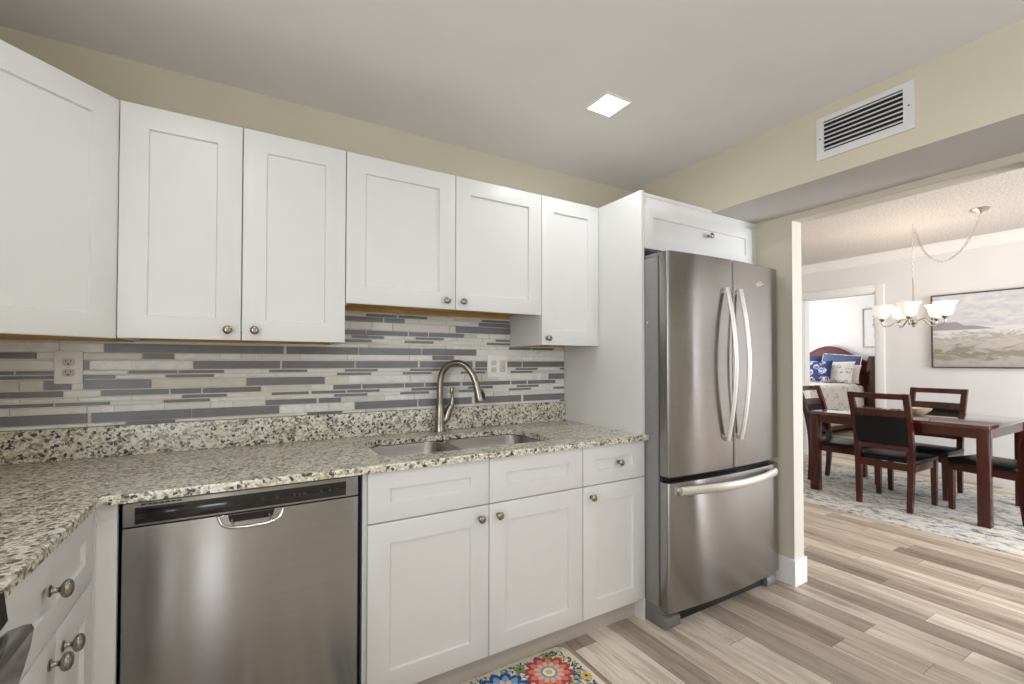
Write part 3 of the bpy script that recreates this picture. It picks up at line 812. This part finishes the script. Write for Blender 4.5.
# ------------------------------------------------------------ range beside the counter end
r = thing('range', 'black and stainless steel range, only its front corner showing at bottom left', 'range', (.31, -1.61, 0), None)
ry0, ry1 = -1.982, -1.2225
b = BM(); box(b, XL+.01, .60, ry0, ry1, .03, .905, .003)
for x in (.03, .52):
    for y in (ry0+.03, ry1-.07): box(b, x, x+.04, y, y+.04, 0, .03)
part('body', b, 'darkplastic', r)
b = BM(); box(b, XL+.01, .632, ry0, ry1, .906, .921, .004); part('cooktop', b, 'enamel', r)
for x, y, s in ((.17, -1.42, .075), (.17, -1.79, .09), (.45, -1.42, .1), (.45, -1.79, .075)):
    b = BM(); tube(b, [(x+s*math.cos(k*PI/16), y+s*math.sin(k*PI/16), .9212) for k in range(32)], .0015, 6, closed=True); part('burner_ring', b, 'greyplastic', r)
b = BM(); prism(b, [(.601, .845), (.640, .850), (.645, .86), (.640, .905), (.601, .905)], ry0, ry1, axis='y', bev=.002); part('control_panel', b, 'enamel', r)
for y in (-1.35, -1.46, -1.60, -1.74, -1.85):
    b = BM(); lathe(b, [(0, 0), (.021, 0), (.020, .018), (.017, .022), (0, .022)], 20, 0, T(.643, y, .878) @ RY(90)); part('knob', b, 'darkplastic', r)
b = BM(); box(b, .601, .635, ry0+.002, ry1-.002, .27, .838, .004); od = part('oven_door', b, 'steel', r)
b = BM(); box(b, .634, .637, ry0+.13, ry1-.13, .38, .70, .002); part('oven_window', b, 'blackgloss', od)
b = BM(); prism(b, [(.6352, .836), (.648, .848), (.666, .853), (.676, .852), (.679, .844), (.675, .815), (.667, .78), (.658, .745), (.650, .735), (.642, .738), (.648, .755), (.656, .785), (.662, .815), (.660, .826), (.650, .824), (.6352, .812)], ry0+.012, ry1-.012, axis='y', bev=.003)
part('handle', b, 'steel', od)
b = BM(); box(b, .601, .633, ry0+.002, ry1-.002, .06, .262, .004); part('drawer', b, 'steel', r)

# ------------------------------------------------------------ ceiling light, vent
def downlight(x, y, label, s=.066, power=3.2):
    r = thing('ceiling_light', label, 'ceiling light', (x, y, ZC), 'ceiling downlights')
    b = BM(); o, i = s+.010, s
    for a in ((x-o, x+o, y-o, y-i), (x-o, x+o, y+i, y+o), (x-o, x-i, y-i, y+i), (x+i, x+o, y-i, y+i)): box(b, *a, ZC-.006, ZC+.0)
    part('trim_frame', b, 'trim', r)
    b = BM(); box(b, x-i, x+i, y-i, y+i, ZC-.004, ZC-.001); part('diffuser', b, 'lampglow', r, 'glowing white square diffuser')
    area('downlight_lamp', (x, y, ZC-.012), (0, 0, -1), 2*s, 2*s, power, (.97, .98, 1.0), 170)
M['lampglow'] = emit('lamp_glow', (1, 1, .98), 6)
downlight(2.388, -.716, 'small square glowing downlight in the kitchen ceiling')
for x, y in ((.80, -1.12), (.80, -2.6), (2.39, -2.6)):  # rear two are added fill; the first follows shadows on the worktop
    downlight(x, y, 'unseen square ceiling downlight placed for its light', power=3.8 if y < -2 else 2.6)

r = thing('air_vent', 'white louvred air vent grille on the soffit above the opening', 'vent', (3.254, -1.356, 2.205), None)
vx = 3.2542; vy0, vy1, vz0, vz1 = -1.537, -1.178, 2.206, 2.400; gy0, gy1, gz0_, gz1_ = -1.500, -1.208, 2.240, 2.378
b = BM()
for a in ((vy0, vy1, vz0, gz0_), (vy0, vy1, gz1_, vz1), (vy0, gy0, gz0_, gz1_), (gy1, vy1, gz0_, gz1_)): box(b, vx-.007, vx-.0002, a[0], a[1], a[2], a[3])
bmesh.ops.remove_doubles(b, verts=list(b.verts), dist=1e-5)
part('frame', b, 'ventpaint', r)
part('cavity_shade', box(BM(), vx-.0015, vx-.0004, gy0, gy1, gz0_, gz1_), 'black', r)  # flat black sheet gives the shade inside the vent
nl = 7
for k in range(nl):
    z = gz0_ + (k+.5)*(gz1_-gz0_)/nl
    b = BM(); prism(b, [(vx-.0016, z+.0055), (vx-.0028, z+.0055), (vx-.0085, z-.004), (vx-.0075, z-.004)], gy0, gy1, axis='y'); 
    m = b
    bmesh.ops.recalc_face_normals(m, faces=list(m.faces))
    part('louvre', m, 'ventpaint', r)
for y in ((vy0+gy0)/2, (vy1+gy1)/2):
    part('screw', lathe(BM(), [(0, 0), (.004, 0), (.003, .0015), (0, .002)], 10, 0, T(vx-.007, y, 2.303) @ RY(-90)), 'greyplastic', r)

# ------------------------------------------------------------ kitchen mat
def flat_poly(b, pts, z, mi):
    vs = [b.verts.new((p[0], p[1], z)) for p in pts]
    f = b.faces.new(vs); f.material_index = mi
    if f.normal.z < 0: f.normal_flip()
    f.normal_update()
def petal(b, cx, cy, ang, r0, r1, w, z, mi, tip=.5, n=7):
    ca, sa = math.cos(ang), math.sin(ang); L = []; Rr = []
    for k in range(n+1):
        t = k/n; d = r0+(r1-r0)*t; ww = w*math.sin(PI*min(1, .10+.88*t**1.6))**tip
        L.append((cx+ca*d-sa*ww, cy+sa*d+ca*ww)); Rr.append((cx+ca*d+sa*ww, cy+sa*d-ca*ww))
    flat_poly(b, L+Rr[::-1], z, mi)
def disc(b, cx, cy, rad, z, mi, n=16): flat_poly(b, [(cx+rad*math.cos(2*PI*k/n), cy+rad*math.sin(2*PI*k/n)) for k in range(n)], z, mi)
matc = dict(mat_cream=(238, 228, 204), mat_red=(178, 72, 66), mat_coral=(216, 134, 112), mat_pink=(232, 184, 162), mat_teal=(112, 164, 168), mat_yellow=(232, 186, 72), mat_blue=(44, 84, 140), mat_navy=(50, 72, 104), mat_green=(134, 158, 74), mat_sky=(120, 168, 206), mat_white=(240, 234, 220))
for k, v in matc.items(): M[k] = plain(k, sr(*v), .95, var=.06, scale=180)
MK = list(matc); mi_ = {k: i for i, k in enumerate(MK)}
b = BM(); mx0, mx1, my0, my1 = 1.25, 2.205, -1.13, -.606
prism(b, rrect(mx0, mx1, my0, my1, .05, 6), .0, .007, mi_['mat_cream'], bev=.002)
zz = .0073
def mflower(cx, cy, R_, outer, inner, core, ring, n, ph=0):
    global zz
    for k in range(n): petal(b, cx, cy, ph+2*PI*k/n, R_*.25, R_*1.0, R_*.21, zz+.00003*(k % 2), mi_[outer], .6)
    for k in range(n): petal(b, cx, cy, ph+2*PI*k/n, R_*.2, R_*.82, R_*.13, zz+.0002+.00003*(k % 2), mi_[inner], .7)
    for k in range(n): petal(b, cx, cy, ph+2*PI*(k+.5)/n, R_*.2, R_*.6, R_*.09, zz+.0003+.00003*(k % 2), mi_['mat_pink'], .7)
    disc(b, cx, cy, R_*.34, zz+.0005, mi_[ring]); disc(b, cx, cy, R_*.25, zz+.0006, mi_['mat_white']); disc(b, cx, cy, R_*.13, zz+.0007, mi_[core])
flowers = [(2.05, -.728, .106, 'mat_red', 'mat_coral', 'mat_yellow', 'mat_teal', 12), (1.84, -.735, .112, 'mat_blue', 'mat_sky', 'mat_yellow', 'mat_green', 12), (1.56, -.80, .10, 'mat_red', 'mat_coral', 'mat_yellow', 'mat_teal', 12),
           (1.98, -.95, .10, 'mat_blue', 'mat_sky', 'mat_yellow', 'mat_teal', 12), (1.72, -1.0, .1, 'mat_red', 'mat_pink', 'mat_yellow', 'mat_green', 12), (1.38, -.95, .09, 'mat_blue', 'mat_sky', 'mat_yellow', 'mat_teal', 10)]
mr = random.Random(5)
for i in range(4200):                         # small leaves and buds filling the ground
    x, y = mr.uniform(mx0+.03, mx1-.022), mr.uniform(my0+.02, my1-.016)
    if any((x-f[0])**2+(y-f[1])**2 < (f[2]*.93)**2 for f in flowers): continue
    petal(b, x, y, mr.uniform(0, 6.3), -.009, .009, .0042, zz+.00002*(i % 9), mi_[mr.choice(['mat_blue', 'mat_navy', 'mat_navy', 'mat_sky', 'mat_teal', 'mat_green', 'mat_blue', 'mat_yellow', 'mat_white'])], .7, 4)
for x, y in ((2.168, -.82), (1.955, -.655), (1.71, -.66), (2.1, -.64)):
    for k in range(6): petal(b, x, y, k*PI/3, .005, .024, .008, zz+.0003, mi_['mat_yellow' if x > 2.15 or x < 1.8 else 'mat_green'], .7, 4)
    disc(b, x, y, .007, zz+.0004, mi_['mat_navy'], 10)
for f in flowers: mflower(*f)
single('kitchen_mat', b, MK, 'colourful floral cream kitchen mat on the floor before the sink', 'mat', sharp=60)

# ------------------------------------------------------------ dining room
b = BM(); box(b, 5.375, 7.28, -2.75, .66, 0, .009, .003); single('area_rug', b, 'drug', 'pale grey distressed area rug under the dining table', 'rug')
ZR = .0095
TX0, TX1, TY0, TY1, TZ = 5.852, 6.905, -1.125, .150, .787
r = thing('dining_table', 'dark mahogany rectangular dining table with square legs, standing on the pale rug', 'table', ((TX0+TX1)/2, (TY0+TY1)/2, ZR), None)
part('tabletop', box(BM(), TX0, TX1, TY0, TY1, TZ-.03, TZ, .004), 'mahogany_h', r)
b = BM(); a = .012
box(b, TX0+a, TX1-a, TY0+a, TY0+a+.022, TZ-.105, TZ-.0302); box(b, TX0+a, TX1-a, TY1-a-.022, TY1-a, TZ-.105, TZ-.0302)
box(b, TX0+a, TX0+a+.022, TY0+a+.022, TY1-a-.022, TZ-.105, TZ-.0302); box(b, TX1-a-.022, TX1-a, TY0+a+.022, TY1-a-.022, TZ-.105, TZ-.0302)
part('apron', b, 'mahogany', r)
for x in (TX0, TX1-.075):
    for y in (TY0, TY1-.075):
        s = .006; b = BM(); box(b, x+.0005, x+.0745, y+.0005, y+.0745, ZR, TZ-.0305, .003); part('leg', b, 'mahogany', r)

def make_chair():
    """faces local +x, seat centre at the origin"""
    r = thing('dining_chair', None, 'chair', (0, 0, 0)); P = lambda n, b, m, par=r, l=None: part(n, b, m, par, l, True)
    r['group'] = 'chairs around the dining table'
    hw = .205
    def post(sy):
        b = BM(); y = sy*.19
        path = [(-.232, 0), (-.215, .22), (-.212, .43), (-.232, .60), (-.28, .82), (-.335, 1.0)]
        sp = spline([(p[0], 0, p[1]) for p in path], 5); rings = []
        for i, p in enumerate(sp):
            h = p.z; w_ = .018+.004*min(1, h/.4); d_ = .017+.006*(1-abs(h-.45)/.55)
            yy_ = y + sy*(.0+.010*max(0, (h-.43)/.57)) - sy*.008*max(0, (.43-h)/.43)
            rings.append([b.verts.new(v) for v in ((p.x-d_, yy_-w_, h), (p.x+d_, yy_-w_, h), (p.x+d_, yy_+w_, h), (p.x-d_, yy_+w_, h))])
        for A, B in zip(rings, rings[1:]):
            for k in range(4): b.faces.new((A[k], A[(k+1) % 4], B[(k+1) % 4], B[k]))
        b.faces.new(rings[0][::-1]); b.faces.new(rings[-1]); bmesh.ops.recalc_face_normals(b, faces=list(b.faces))
        P('leg', b, 'mahogany')
    for s in (1, -1): post(s)
    for s in (1, -1):
        b = BM(); y = s*.205
        for (h0, h1, w0, w1) in ((0, .40, .017, .022),):
            vs = [b.verts.new((.225+dx*w, y+dy*w, h)) for h, w in ((h0, w0), (h1, w1)) for dx, dy in ((-1, -1), (1, -1), (1, 1), (-1, 1))]
            b.faces.new(vs[3::-1]); b.faces.new(vs[4:])
            for k in range(4): b.faces.new((vs[k], vs[(k+1) % 4], vs[4+(k+1) % 4], vs[4+k]))
        bmesh.ops.recalc_face_normals(b, faces=list(b.faces)); P('leg', b, 'mahogany')
    b = BM()
    for s in (1, -1): box(b, -.205, .21, s*.205-.011, s*.205+.011, .34, .40)
    box(b, .214, .236, -.19, .19, .34, .40); box(b, -.222, -.205, -.18, .18, .34, .40)
    P('seat_frame', b, 'mahogany')
    b = BM(); prism(b, rrect(-.205, .262, -.232, .232, .04, 5), .4005, .44, bev=.016); P('seat', b, 'leather', l='black leather seat pad')
    def rail(z0, z1, t=.011, m='mahogany', n='back_rail', bow=.03, lab=None):
        b = BM(); rows = []
        xz = lambda h: -.232-.10*max(0, (h-.6)/.4)-.0*(h)
        for k in range(13):
            u = -1+2*k/12; yv = u*.182*(1+.035*((z0+z1)/2-.43)/.57); dx = -bow*(1-u*u)
            rows.append([b.verts.new((xz(h)+dx+o, yv, h)) for h, o in ((z0, -t), (z0, t), (z1, t), (z1, -t))])
        for A, B in zip(rows, rows[1:]):
            for k in range(4): b.faces.new((A[k], A[(k+1) % 4], B[(k+1) % 4], B[k])).smooth = k in (1, 3)
        b.faces.new(rows[0][::-1]); b.faces.new(rows[-1]); bmesh.ops.recalc_face_normals(b, faces=list(b.faces))
        P(n, b, m, l=lab)
    rail(.95, .998); rail(.80, .86); rail(.51, .55)
    rail(.5505, .7995, .016, 'leather', 'back_panel', .026, 'padded black leather back panel')
    return r
ch = make_chair()
def seat_chair(o, x, y, rot, label):
    o.location = (x, y, ZR); o.rotation_euler = (0, 0, R(rot)); o['label'] = label
spots = [(6.02, -.478, 0, 'black leather chair on the near side of the table, its padded back towards the kitchen'),
         (6.73, -.478, 180, 'chair on the far side of the table, facing the kitchen, below the painting'),
         (6.40, .10, -90, 'leftmost chair, at the table end nearest the bedroom doorway'),
         (6.40, -1.06, 78, 'rightmost chair, at the table end cut by the photo edge, black seat showing')]
for i, s in enumerate(spots): seat_chair(ch if i == 0 else copy_tree(ch), *s)

# things on the table
b = BM(); lathe(b, [(0, .002), (.03, .002), (.034, 0), (.05, .012), (.085, .045), (.095, .062), (.091, .063), (.078, .045), (.045, .016), (0, .012)], 24, mat=T(6.36, -.545, TZ+.0005))
M['cream'] = plain('cream_ceramic', sr(226, 212, 186), .35, var=.1, scale=25)
single('bowl', b, 'cream', 'small cream ceramic bowl in the middle of the dining table', 'bowl')
b = BM(); gr = random.Random(3)
for i in range(46):
    t = i/45; x = 6.36+.04*math.sin(t*9); y = -.415+.27*t
    s = gr.uniform(.012, .02)
    bmesh.ops.create_icosphere(b, subdivisions=1, radius=s, matrix=T(x+gr.uniform(-.03, .03), y, TZ+s*.96+.0005))
for f in b.faces: f.smooth = True
single('bead_garland', b, 'dark_metal', 'dark bead garland heaped along the table beside the cream bowl', 'garland')

# chandelier
CX, CY = 6.49, -.474
r = thing('chandelier', 'five-light brushed nickel chandelier with frosted bell shades and a swagged chain over the table', 'chandelier', (CX, CY, ZD), None)
M['shadeglow'] = emit('frosted_shade_glow', (1, .92, .82), .42)
M['bulb'] = emit('bulb_glow', (1, .9, .75), 8)
b = BM(); lathe(b, [(0, 0), (.062, 0), (.064, -.006), (.05, -.02), (.018, -.03), (.008, -.042), (0, -.042)], 24, mat=T(6.426, -.954, ZD)); part('canopy', b, 'brass', r)
b = BM(); tube(b, [(CX, CY, ZD), (CX, CY, ZD-.015), (CX+.008, CY, ZD-.026), (CX, CY, ZD-.036), (CX-.009, CY, ZD-.028)], .003, 8); part('ceiling_hook', b, 'brass', r)
def chain(pts, nm_='chain'):
    b = BM(); P = spline(pts, 14); d = 0; acc = []; last = P[0]
    step = .03; out = [P[0]]; rem = step
    for p in P[1:]:
        seg = (p-last).length
        while seg >= rem:
            last = last+(p-last).normalized()*rem; out.append(last); seg = (p-last).length; rem = step
        rem -= seg; last = p
    for i in range(len(out)-1):
        a, c = out[i], out[i+1]; m = (a+c)/2; t = (c-a).normalized()
        s = t.cross(Vector((1, .3, .1))).normalized() if i % 2 else t.cross(Vector((.1, 1, .3))).normalized()
        tube(b, [m+t*.02*math.cos(k*PI/4)+s*.0085*math.sin(k*PI/4) for k in range(8)], 0.0018, 5, closed=True)
    tube(b, P[::4], .0017, 6)
    part(nm_, b, 'brass', r)
chain([(6.426, -.954, ZD-.04), (6.44, -.90, 2.40), (6.46, -.80, 2.25), (6.475, -.675, 2.20), (6.488, -.56, 2.32), (CX, CY-.008, ZD-.034)])
chain([(CX, CY, ZD-.034), (CX, CY, 2.3), (CX, CY, 2.09)])
b = BM(); lathe(b, [(0, 2.09), (.007, 2.085), (.007, 1.80), (.012, 1.79), (.014, 1.75), (.009, 1.735), (.02, 1.70), (.028, 1.675), (.03, 1.655), (.02, 1.64), (.012, 1.632), (.014, 1.622), (.006, 1.612), (0, 1.606)], 16, mat=T(CX, CY, 0)); part('stem', b, 'brass', r)
dx_, dy_ = Vector((-.95, -.31, 0)), Vector((.31, -.95, 0))
for k in range(5):
    ph = R(-80+72*k); d = dx_*math.cos(ph)+dy_*math.sin(ph); Q = .238
    c = Vector((CX, CY, 0)); at = lambda rr_, z: c+d*rr_+Vector((0, 0, z))
    b = BM(); tube(b, spline([at(.02, 1.668), at(.08, 1.69), at(.12, 1.672), at(.175, 1.632), at(.22, 1.628), at(Q, 1.65), at(Q, 1.675)], 6), .006, 10)
    lathe(b, [(0, 1.668), (.01, 1.668), (.016, 1.68), (.028, 1.695), (.028, 1.70), (.012, 1.70), (0, 1.70)], 16, mat=T(c.x+d.x*Q, c.y+d.y*Q, 0))
    arm = part('arm', b, 'brass', r)
    b = BM(); lathe(b, [(.024, 1.701), (.042, 1.708), (.055, 1.726), (.061, 1.752), (.064, 1.78), (.073, 1.806), (.089, 1.824), (.091, 1.827), (.087, 1.827), (.069, 1.81), (.060, 1.782), (.057, 1.752), (.051, 1.728), (.039, 1.712), (.024, 1.705)], 28, mat=T(c.x+d.x*Q, c.y+d.y*Q, 0), cap=False)
    part('lamp_shade', b, 'shadeglow', arm, 'glowing frosted glass bell shade')
    b = BM(); lathe(b, [(0, 1.705), (.014, 1.71), (.016, 1.74), (.024, 1.762), (.024, 1.772), (.015, 1.785), (0, 1.79)], 16, mat=T(c.x+d.x*Q, c.y+d.y*Q, 0)); part('bulb', b, 'bulb', arm)
    l = bpy.data.lights.new('chandelier_lamp', 'POINT'); l.energy = 2.0; l.color = (1, .88, .76); l.shadow_soft_size = .04
    o = bpy.data.objects.new('chandelier_lamp', l); COL.objects.link(o); o.location = at(Q, 1.87)

# painting on the dining wall
def seascape():
    k = NT('marsh_landscape_canvas'); c = k.new('ShaderNodeTexCoord'); s = k.new('ShaderNodeSeparateXYZ'); k.link(c.outputs['Object'], s.inputs[0])
    y, z = s.outputs[1], s.outputs[2]                  # z: 0 at the bottom edge
    vv = k.coord(scale=(1, 1, 2.4)); n = k.noise(vv, 7, 5, .6, .5); n2 = k.noise(k.coord(scale=(1, .5, 1.6)), 11, 6, .7, 1.2)
    zz_ = k.math('ADD', k.math('DIVIDE', z, .80), k.math('MULTIPLY', k.math('SUBTRACT', n2.outputs[0], .5), .5))
    land = k.ramp(zz_, [(0, sr(168, 169, 165)), (.08, sr(184, 181, 173)), (.15, sr(156, 150, 136)), (.19, sr(140, 136, 120)), (.25, sr(186, 180, 170)), (.33, sr(200, 195, 187)), (.4, sr(172, 167, 162)), (.45, sr(208, 205, 201)), (.49, sr(226, 224, 222))])
    sky = k.ramp(n.outputs[0], [(.35, sr(192, 196, 202)), (.55, sr(212, 212, 214)), (.7, sr(224, 222, 220))])
    zr = k.math('DIVIDE', z, .80)
    def ss(a, c):
        m = k.new('ShaderNodeMapRange', interpolation_type='SMOOTHSTEP'); k.link(y, m.inputs[0]); m.inputs[1].default_value = a; m.inputs[2].default_value = c
        return m.outputs[0]
    ridge = k.math('ADD', .493, k.math('ADD', k.math('MULTIPLY', ss(.10, .36), .06), k.math('MULTIPLY', ss(.38, .47), .055)))
    ridge = k.math('ADD', ridge, k.math('MULTIPLY', k.math('SUBTRACT', n.outputs[0], .5), .03))
    col = k.mix(k.math('GREATER_THAN', zr, .49), land, sr(222, 220, 217))
    mtn = k.math('MULTIPLY', k.math('GREATER_THAN', zr, .50), k.math('LESS_THAN', zr, ridge))
    col = k.mix(k.math('GREATER_THAN', zr, .535), col, sky)
    col = k.mix(mtn, col, sr(158, 156, 163))
    k.set(col=col, rough=.7); return k.m
M['canvas'] = seascape(); M['frame_brown'] = plain('brown_frame', sr(86, 76, 70), .45)
r = thing('painting', 'large framed grey marsh landscape painting on the dining room wall', 'painting', (DX-.02, -.93, 1.225), None)
py0, py1, pz0, pz1 = -1.62, -.262, 1.212, 2.02
b = BM()
for a in ((py0, py1, pz0, pz0+.014), (py0, py1, pz1-.014, pz1), (py0, py0+.014, pz0+.014, pz1-.014), (py1-.014, py1, pz0+.014, pz1-.014)): box(b, DX-.04, DX-.001, *a)
part('frame', b, 'frame_brown', r)
b = BM(); box(b, DX-.034, DX-.002, py0+.0145, py1-.0145, pz0+.0145, pz1-.0145); part('canvas', b, 'canvas', r)

# ------------------------------------------------------------ bedroom seen through the doorway
r = thing('bed', 'bed with dark arched wooden headboard and cream bedspread in the far bedroom', 'bed', (10, 2.42, 0), None)
BC, HC = 2.42, 2.335
b = BM(); pts = [(HC-.69, .35), (HC+.69, .35)] + [(HC+.69-1.38*k/24, 1.25+.30*(.5-.5*math.cos(2*PI*k/24))**.8) for k in range(25)]
prism(b, pts, BX-.13, BX-.07, axis='x'); 
tube(b, [(BX-.10, HC+.69-1.38*k/24, 1.26+.30*(.5-.5*math.cos(2*PI*k/24))**.8) for k in range(25)], .035, 10)
part('headboard', b, 'headwood', r)
for s in (1, -1):
    b = BM(); y = HC+s*.735
    prism(b, [(BX-.16, 0), (BX-.05, 0), (BX-.05, .9), (BX-.02, 1.2), (BX-.005, 1.33), (BX-.03, 1.385), (BX-.10, 1.385), (BX-.17, 1.28), (BX-.24, 1.0), (BX-.25, .7), (BX-.2, .45)], y-.065, y+.065, axis='y', bev=.008); part('post', b, 'mahogany', r)
b = BM(); box(b, 9.0, BX-.14, BC-.72, BC+.72, .42, .84, .06, seg=4); part('mattress', b, 'wall_b', r)
b = BM(); box(b, 9.05, BX-.16, BC-.70, BC+.70, .08, .42, .02); part('box_spring', b, 'headwood', r)
def spread():
    k = NT('cream_bedspread'); v = k.coord(); n = k.noise(v, 5, 2); vo = k.voro(k.coord(scale=(1, 1, 1)), 9); ns = k.noise(v, 22, 4, .6, 1.5)
    leaf = k.math('MULTIPLY', k.math('LESS_THAN', vo.outputs['Distance'], .38), k.math('GREATER_THAN', ns.outputs[0], .54))
    base = k.ramp(n.outputs[0], [(.3, sr(248, 240, 232)), (.7, sr(253, 248, 243))])
    k.set(col=k.mix(k.math('MULTIPLY', leaf, .75), base, sr(150, 146, 140)), rough=.9); return k.m
M['spread'] = spread()
b = BM(); box(b, 8.97, 10.62, BC-.765, BC+.765, .16, .885, .07, seg=4)
for v in b.verts:
    if v.co.z < .4: v.co.y += .012*math.sin(v.co.x*17); v.co.x += .012*math.sin(v.co.y*19)
part('bedspread', b, 'spread', r)

def pillow(w, h, t, n=12):
    """lies in local xy plane, thickness z"""
    b = bmesh.new(); top = []; bot = []
    for i in range(n+1):
        u = -1+2*i/n; ra = []; rb = []
        for j in range(n+1):
            v = -1+2*j/n; f = max(0, (1-u**4)*(1-v**4))**.5
            pin = 1-.06*(1-abs(u)**2*1)*abs(v)**3; pin2 = 1-.06*(1-abs(v)**2)*abs(u)**3
            x, y = u*w/2*pin2, v*h/2*pin
            ra.append(b.verts.new((x, y, t/2*f+.004))); rb.append(b.verts.new((x, y, -t/2*f-.004)))
        top.append(ra); bot.append(rb)
    for i in range(n):
        for j in range(n):
            b.faces.new((top[i][j], top[i+1][j], top[i+1][j+1], top[i][j+1])).smooth = True
            b.faces.new((bot[i][j], bot[i][j+1], bot[i+1][j+1], bot[i+1][j])).smooth = True
    for i in range(n):
        for A, B, j in ((top, bot, 0), (top, bot, n)):
            b.faces.new((A[i][j], B[i][j], B[i+1][j], A[i+1][j]))
            b.faces.new((A[j][i], A[j][i+1], B[j][i+1], B[j][i]))
    bmesh.ops.recalc_face_normals(b, faces=list(b.faces)); return b
def fabric(name, base, mot, scale=8, thr=.3, rough=.9):
    k = NT(name); v = k.coord(); vo = k.voro(v, scale); n = k.noise(v, 26, 3, .6, 1.2)
    f = k.math('MULTIPLY', k.math('LESS_THAN', vo.outputs['Distance'], thr), k.math('GREATER_THAN', n.outputs[0], .5))
    k.set(col=k.mix(f, base, mot), rough=rough); return k.m
M['p_blue'] = plain('blue_linen', sr(88, 106, 150), .9, var=.08, scale=40)
M['p_navy'] = plain('navy_linen', sr(58, 72, 122), .9, var=.1, scale=40)
M['p_white'] = fabric('white_sprigged_cotton', sr(243, 241, 236), sr(146, 150, 148), 9, .36)
M['p_flower'] = fabric('blue_white_floral', sr(52, 62, 112), sr(206, 214, 232), 7, .5)
M['p_pink'] = plain('blush_cotton', sr(250, 234, 228), .9, var=.03)
def put_pillow(name, w, h, t, x, y, z, mat, label, lean=72, roll_=0, fringe=None):
    """stands on its long edge leaning back to +x, centre at x, y, z"""
    b = pillow(w, h, t)
    Mx = T(x, y, z) @ RZ(-90) @ RX(lean) @ RZ(roll_)
    bmesh.ops.transform(b, matrix=Mx, verts=list(b.verts))
    o = single(name, b, mat, label, 'pillow', 'pillows on the bed')
    if fringe:
        b = BM(); pr = [(u*w/2, v*h/2) for u, v in ((-1, -1), (1, -1), (1, 1), (-1, 1))]; pts = []
        for k in range(4):
            p, q_ = pr[k], pr[(k+1) % 4]
            for j in range(10):
                t_ = j/10; pts.append(Mx @ Vector((p[0]+(q_[0]-p[0])*t_, p[1]+(q_[1]-p[1])*t_, 0)))
        tube(b, pts, .008, 6, closed=True); bmesh.ops.translate(b, vec=-ROOT[o], verts=list(b.verts))
        f = mesh_obj('fringe', b, fringe); f.parent = o; f['label'] = 'pale fringed edge'
    return o
put_pillow('pillow', .66, .40, .12, 10.84, 2.06, 1.22, 'p_blue', 'blue pillow with pale fringe leaning on the headboard, right of the navy one', 76, -5, 'p_white')
put_pillow('pillow', .52, .40, .12, 10.86, 2.68, 1.21, 'p_navy', 'plain navy pillow against the headboard at the left edge of the doorway', 78, -2)
put_pillow('pillow', .66, .36, .12, 10.66, 1.985, 1.05, 'p_pink', 'blush pink pillow showing at the right behind the white sprigged one', 72)
put_pillow('pillow', .66, .36, .12, 10.64, 2.72, 1.08, 'spread', 'cream pillow at the left edge of the doorway behind the floral cushion', 72)
put_pillow('pillow', .76, .42, .13, 10.47, 2.06, 1.09, 'p_white', 'white sprigged pillow in front of the blue and pink ones', 70)
put_pillow('pillow', .42, .42, .12, 10.27, 2.16, 1.10, 'p_flower', 'square blue and white floral cushion at the front of the pillows', 66, 4)

def print_art():
    k = NT('botanical_print_paper'); c = k.new('ShaderNodeTexCoord'); s = k.new('ShaderNodeSeparateXYZ'); k.link(c.outputs['Object'], s.inputs[0])
    n = k.noise(k.coord(scale=(1, 3, 1)), 14, 4, .6, .6)
    inx = k.math('LESS_THAN', k.math('ABSOLUTE', s.outputs[1]), .07); inz = k.math('LESS_THAN', k.math('ABSOLUTE', k.math('SUBTRACT', s.outputs[2], .40)), .2)
    f = k.math('MULTIPLY', k.math('MULTIPLY', inx, inz), k.math('GREATER_THAN', n.outputs[0], .48))
    k.set(col=k.mix(f, sr(236, 236, 234), sr(150, 152, 158)), rough=.5); return k.m
M['print'] = print_art()
r = thing('framed_print', 'thin-framed white print on the bedroom wall right of the headboard', 'picture', (BX-.01, 1.55, 1.55), None)
b = BM(); q0, q1, w0, w1 = 1.33, 1.78, 1.55, 2.285
for a in ((q0, q1, w0, w0+.02), (q0, q1, w1-.02, w1), (q0, q0+.02, w0+.02, w1-.02), (q1-.02, q1, w0+.02, w1-.02)): box(b, BX-.028, BX-.001, *a)
part('frame', b, 'nickel', r)
b = BM(); box(b, BX-.02, BX-.002, q0+.0205, q1-.0205, w0+.0205, w1-.0205); part('print', b, 'print', r)
